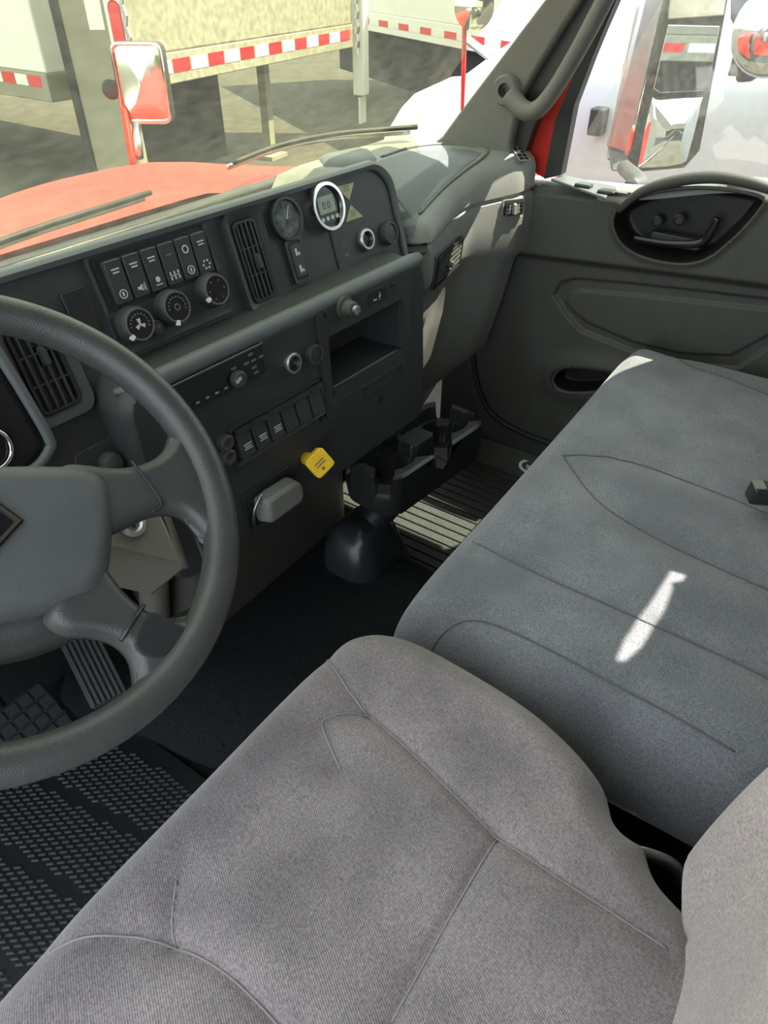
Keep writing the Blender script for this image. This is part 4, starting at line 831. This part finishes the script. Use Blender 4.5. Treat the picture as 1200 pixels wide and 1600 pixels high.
# passenger mirror assembly
pmr = thing('passenger_mirror', ox(1000, 260, 1.25), 'tall chrome passenger mirror with two stacked glasses outside the door window', 'mirror')
A = ox(1040, 0, 1.25); B = ox(985, 265, 1.25); Cc = ox(1135, 0, 1.42); D = ox(1072, 258, 1.42)
up_ = nrm(A-B); PMp = Pl(B, D-B, up_)
if PMp.n@(CAM-B) < 0: PMp = Pl(B, B-D, up_)
uvp = lambda a, b: PMp.uv(a, b)
def quad(px, inset=0):
    return [uvp(*p) for p in px]
hs = [(1040, -5), (1137, -5), (1092, 235), (1068, 262), (1000, 268), (984, 262), (984, 245)]
ext = lambda q: q
top = [uvp(1056, -70), uvp(1152, -70)]
hsq = [uvp(*p) for p in hs]; hsq = [top[0], top[1]]+hsq[1:]
obj('mirror_shell', slab(PMp, hsq, -.10, -.004, 0), 'chrome', pmr, bevel=.012, label='chrome mirror housing')
obj('mirror_frame', slab(PMp, hsq, -.006, .004), 'gloss', pmr, bevel=.003)
g1 = [uvp(*p) for p in ((1041, 38), (1122, 40), (1104, 130), (1096, 142), (1028, 145), (1018, 138))]
obj('mirror_glass', slab(PMp, g1, .003, .007), 'mirror', pmr, bevel=.002, label='flat upper mirror glass')
g2 = [uvp(*p) for p in ((1015, 160), (1028, 156), (1090, 152), (1094, 160), (1076, 235), (1062, 256), (1000, 262), (996, 255))]
obj('mirror_glass', pad(PMp, [tuple(p) for p in smoothpts(g2, 3, True)], lambda u, v, d: .004+.020*np.clip(d/.06, 0, 1)**.8, 20), 'mirror', pmr, 180, label='convex lower mirror glass')
g0 = [uvp(*p) for p in ((1050, -60), (1140, -60), (1127, 24), (1040, 30))]
obj('top_panel', slab(PMp, g0, .003, .007), 'alum', pmr, bevel=.002)
dvh = nrm(np.array([.55, 1, 0]))
sidep = [ox(1003, -5, 1.25), ox(1042, -5, 1.25), ox(984, 246, 1.25), ox(946, 232, 1.25)]
s_up = sidep[0]+(sidep[0]-sidep[3])*.3; s_up2 = sidep[1]+(sidep[1]-sidep[2])*.3
obj('side_cover', prism([s_up, s_up2, sidep[2], sidep[3]], (.10, .03, 0)), 'satin', pmr, bevel=.01, label='bright curved back of the mirror housing')
foot = [ox(950, 232, 1.25), ox(984, 243, 1.25), ox(985, 270, 1.20), ox(955, 268, 1.20)]
obj('mirror_foot', prism(foot, (.05, .02, 0)), 'door', pmr, bevel=.006)
obj('mirror_arm', tube([ox(975, 262, 1.20), ox(1000, 285, 1.05), ox(985, 292, .985)], .018, 10, 4), 'door', pmr, 180)
# ================================================================== yard
gv_ = []
gr = obj('yard_ground', box(-40, -40, GZ-.05, 70, 60, GZ), 'ground', None, 0); tag(gr, 'dusty gravel yard surface', kind='structure')
def tape(P, u0, u1, v, hgt, n, parent, off=.004):
    for k in range(n):
        a = u0+(u1-u0)*k/n; b = u0+(u1-u0)*(k+.92)/n
        obj('reflective_tape', slab(P, [(a, v), (b, v), (b, v+hgt), (a, v+hgt)], 0, off), 'redlens' if k % 2 else 'white', parent, 0)
def trailer(name, a, b, z0, z1, depth, m, lab, cat='trailer', tapes=(6, .10, .09), legs=True, rail='alum', wheels=()):
    a, b = np.array(a, float), np.array(b, float); P = Pl((a[0], a[1], 0), (b[0]-a[0], b[1]-a[1], 0), (0, 0, 1)); Lg = np.linalg.norm(b-a)
    if P.n@(CAM-P.p0) < 0: P = Pl((b[0], b[1], 0), (a[0]-b[0], a[1]-b[1], 0), (0, 0, 1))
    t = thing(name, P.pt(Lg/2, GZ, -depth/2), lab, cat)
    obj('body', slab(P, [(0, z0+.28), (Lg, z0+.28), (Lg, z1), (0, z1)], -depth, 0), m, t, bevel=.02)
    obj('side_rail', slab(P, [(0, z0), (Lg, z0), (Lg, z0+.28), (0, z0+.28)], -depth, .02), rail, t, bevel=.01)
    if name in ('white_trailer', 'rear_trailer'): obj('shadow_skirt', slab(P, [(.3, GZ+.35), (Lg-.3, GZ+.35), (Lg-.3, z0), (.3, z0)], -.9, -.3), 'tyre', t)  # dark slab added for the shadow below these trailers
    if tapes: tape(P, .25, Lg-.1, z0+tapes[1], tapes[2], tapes[0], t, .025)
    for (u, r) in wheels:
        w_ = obj('wheel', lathe(Pl(P.pt(u, GZ+r, -.15), P.h, P.v), 0, 0, [(r, -.28), (r, 0), (r*.9, .02), (r*.62, .02), (r*.58, -.06)], 32), 'tyre', t); obj('rim', lathe(Pl(P.pt(u, GZ+r, -.15), P.h, P.v), 0, 0, [(r*.6, -.05), (r*.3, -.03), (r*.28, .02)], 20), 'satin', w_)
    return t, P, Lg
trA, PA_, LA = trailer('flatbed_trailer', (4.66, 6.72), (9.25, 7.42), .10, 2.4, .9, 'alum', 'dull aluminium trailer with red and white tape facing the windshield', tapes=(14, .10, .12), wheels=())
for px in (462, 452):
    q = oz(px, 195, GZ+.05); 
lg = PA_.uv(455, 120); u = lg[0]
lgp = obj('landing_leg', slab(PA_, [(u-.06, GZ+.05), (u+.06, GZ+.05), (u+.06, .12), (u-.06, .12)], -.5, -.38), 'beige', trA); obj('leg_foot', slab(PA_, [(u-.2, GZ), (u+.2, GZ), (u+.2, GZ+.05), (u-.2, GZ+.05)], -.6, -.28), 'beige', lgp)
obj('shadow_block', slab(PA_, [(.2, -.95), (LA*.46, -.95), (LA*.46, .1), (.2, .1)], -.9, -.62), 'tyre', trA)  # dark box stands in for the shadow beneath the trailer
for u, z in ((PA_.uv(563, 60)[0], -.55),):
    cp = obj('corner_post', slab(PA_, [(u-.09, z), (u+.09, z), (u+.09, 2.4), (u-.09, 2.4)], -.1, .10), 'white', trA, bevel=.02)
    obj('mud_flap', slab(PA_, [(u-.10, z-.38), (u+.10, z-.38), (u+.10, z-.02), (u-.10, z-.02)], 0, .03), 'white', cp)
    obj('chain', tube([PA_.pt(u-.22, zz, .06+.02*(i % 2)) for i, zz in enumerate(np.linspace(2.2, .0, 26))], .03, 6), 'satin', trA, 0)
# tall beige post with lamp
cb_ = [ox(a, b, 4.15) for a, b in ((103, 0), (152, 250))]
bx = thing('liftgate_post', (4.3, 6.7, GZ), 'tall beige steel post with red tail lamp left of the trailers', 'post')
Pq = Pl(oz(178, 330, GZ), (nrm(np.array([6.9-6.5, -.55, 0]))), (0, 0, 1)); 
cc_ = oy(155, 120, 6.6); sz = np.linalg.norm(cc_-CAM)/F*.86
Pq = Pl((cc_[0], cc_[1], 0), RT, (0, 0, 1)); 
obj('post_body', slab(Pq, [(-.235, GZ), (.22, GZ), (.22, 2.6), (-.235, 2.6)], -.3, 0), 'beige', bx, bevel=.02)
obj('post_edge', slab(Pq, [(-.30, GZ+.2), (-.235, GZ+.2), (-.235, 2.6), (-.30, 2.6)], -.35, .02), 'tyre', bx)
q = Pq.uv(184, 40); ln = obj('tail_lamp', slab(Pq, rr(q[0]-.055, q[1]-.19, q[0]+.055, q[1]+.19, .054), 0, .03, .1), 'redlens', bx, label='red oval tail lamp'); obj('lamp_bezel', ring(Pq, rr(q[0]-.085, q[1]-.23, q[0]+.085, q[1]+.26, .08), rr(q[0]-.055, q[1]-.19, q[0]+.055, q[1]+.19, .054), 0, .02), 'white', ln)
q = Pq.uv(146, 15); obj('paper_label', slab(Pq, rr(q[0]-.07, q[1]-.15, q[0]+.07, q[1]+.13, .005), 0, .004), 'white', bx); obj('yellow_label', slab(Pq, rr(q[0]-.07, q[1]+.14, q[0]+.07, q[1]+.25, .005), 0, .004), 'yellow', bx)
q = Pq.uv(198, 40); obj('chain', tube([Pq.pt(q[0]+.02*(i % 2), zz, .04) for i, zz in enumerate(np.linspace(2.3, q[1]-.25, 24))], .022, 6), 'satin', bx, 0)
trailer('box_truck', (4.90, 15.5), (4.74, 8.35), -.15, 2.6, 2.4, 'white', 'white box truck body at the far left behind the beige post', 'truck', tapes=(26, .14, .11), wheels=((4.2, .48),), rail='beige')
trailer('white_trailer', (13.2, 11.2), (9.3, 4.7), .08, 2.6, 2.5, 'white', 'white trailer in the distance with tape along its lower rail', tapes=(18, .10, .09), rail='white')
# trailer standing behind, seen in the mirrors
trailer('rear_trailer', (10, -8.0), (-.5, -8.8), .0, 2.6, 2.4, 'beige', 'beige trailer standing behind, seen in the passenger mirror', tapes=(16, .1, .1))
# white pickup on the driver side, seen in the fender mirror
pk = thing('pickup_truck', (-7, .8, GZ), 'white pickup parked on the driver side, reflected in the fender mirror', 'truck')
def ppoly(pts, x0, x1): return prism([(x0, y, GZ+z) for y, z in pts], (x1-x0, 0, 0))
obj('body', ppoly([(-2.1, .55), (-1.55, .55), (-1.3, .95), (-.8, .95), (-.55, .55), (1.9, .55), (2.1, .95), (2.6, .95), (2.85, .55), (3.4, .6), (3.5, 1.05), (2.2, 1.25), (-2.1, 1.25)], -8, -6), 'white', pk, bevel=.06, seg=3)
obj('cab', ppoly([(-.4, 1.25), (-.25, 1.95), (1.1, 1.95), (1.9, 1.25)], -7.85, -6.15), 'white', pk, bevel=.08, seg=3)
for a in ([(-.25, 1.32), (-.15, 1.85), (.45, 1.85), (.45, 1.32)], [(.55, 1.32), (.55, 1.85), (1.05, 1.85), (1.65, 1.32)]): obj('side_window', ppoly(a, -6.16, -6.13), 'gloss', pk)
for y in (-1.05, 2.35):
    Pw_ = Pl((-6.15, y, GZ+.4), (0, 1, 0), (0, 0, 1)); w_ = obj('wheel', lathe(Pw_, 0, 0, [(.4, -.25), (.4, 0), (.36, .02), (.25, .02), (.23, -.05)], 28), 'tyre', pk); obj('rim', lathe(Pw_, 0, 0, [(.24, -.05), (.1, -.02), (.09, .03)], 20), 'satin', w_)
# neighbouring white truck
nw = thing('white_truck', (3.4, 1.2, GZ), 'white truck parked alongside, its hood beyond the passenger window', 'truck')
nx0, nx1 = 2.45, 4.3
rows = []
for y in np.linspace(-1.6, 2.35, 46):
    t = sstep(np.array(y), 1.0, 2.35); topz = 1.02+.10*(1-sstep(np.array(y), -1.5, 1.0))-.42*t**2; e = .12+.32*t**3
    rows.append([(nx0+.02+e*.4, y, -.15+.25*t), (nx0+e*.35, y, .25), (nx0+e*.35, y, topz-.32), (nx0+.03+e*.5, y, topz-.16), (nx0+.14+e*.6, y, topz-.05), (nx0+.4+e*.3, y, topz), ((nx0+nx1)/2, y, topz+.04), (nx1-.4-e*.3, y, topz), (nx1-.1-e*.5, y, topz-.1), (nx1-e*.3, y, topz-.3), (nx1-e*.3, y, -.15)])
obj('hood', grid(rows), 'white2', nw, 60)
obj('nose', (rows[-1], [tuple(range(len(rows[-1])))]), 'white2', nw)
ob = ox(690, 195, 2.65); obj('bumper', box(nx0+.1, 2.1, GZ+.35, nx1-.1, 2.42, GZ+.75), 'beige', nw, bevel=.08, seg=3)
PWt = Pl((nx0+.02, .95, GZ+.52), (0, -1, 0), (0, 0, 1)); w_ = obj('wheel', lathe(PWt, 0, 0, [(.52, -.3), (.52, 0), (.48, .02), (.32, .02), (.30, -.06)], 36), 'tyre', nw); obj('rim', lathe(PWt, 0, 0, [(.31, -.06), (.15, -.02), (.14, .04)], 24), 'satin', w_)
q = ox(938, 188, nx0+.04); obj('hood_latch', box(nx0-.02, q[1]-.03, q[2]-.05, nx0+.05, q[1]+.03, q[2]+.05), 'rubber', nw, bevel=.008)
q0_ = ox(728, 60, 2.9); obj('hood_handle', tube([ox(730, 62, 2.85), ox(770, 92, 2.75)], .02, 8), 'satin', nw)
# its chrome fender mirror
nm = thing('white_truck_mirror', ox(1160, 135, 2.2), 'round chrome mirror on a black bracket at the right edge of the window', 'mirror')
obj('bracket', tube([ox(1185, -40, 2.2), ox(1178, 0, 2.2), ox(1166, 50, 2.2), ox(1148, 118, 2.2)], .022, 10), 'rubber', nm, 180)
obj('bracket_foot', prism([ox(a, b, 2.2) for a, b in ((1146, 112), (1162, 80), (1200, 90), (1200, 108), (1172, 128), (1150, 130))], (.06, 0, 0)), 'rubber', nm, bevel=.01)
rq = ox(1212, 48, 2.15); dv_ = nrm(CAM-rq); PR = Pl(rq, np.cross((0, 0, 1), dv_), (0, 0, 1)); PR = PR if PR.n@dv_ > 0 else Pl(rq, -PR.h, PR.v)
sz = np.linalg.norm(rq-CAM)/F
obj('mirror_bowl', lathe(PR, 0, 0, [(20*sz, -.10), (46*sz, -.02), (48*sz, .0), (44*sz, .012), (28*sz, .035), (10*sz, .045)], 36), 'chrome', nm, 60)
obj('mirror_back', prism([ox(a, b, 2.2) for a, b in ((1140, -60), (1172, -60), (1166, 40), (1152, 50), (1140, 30))], (.05, 0, 0)), 'door', nm, bevel=.01)
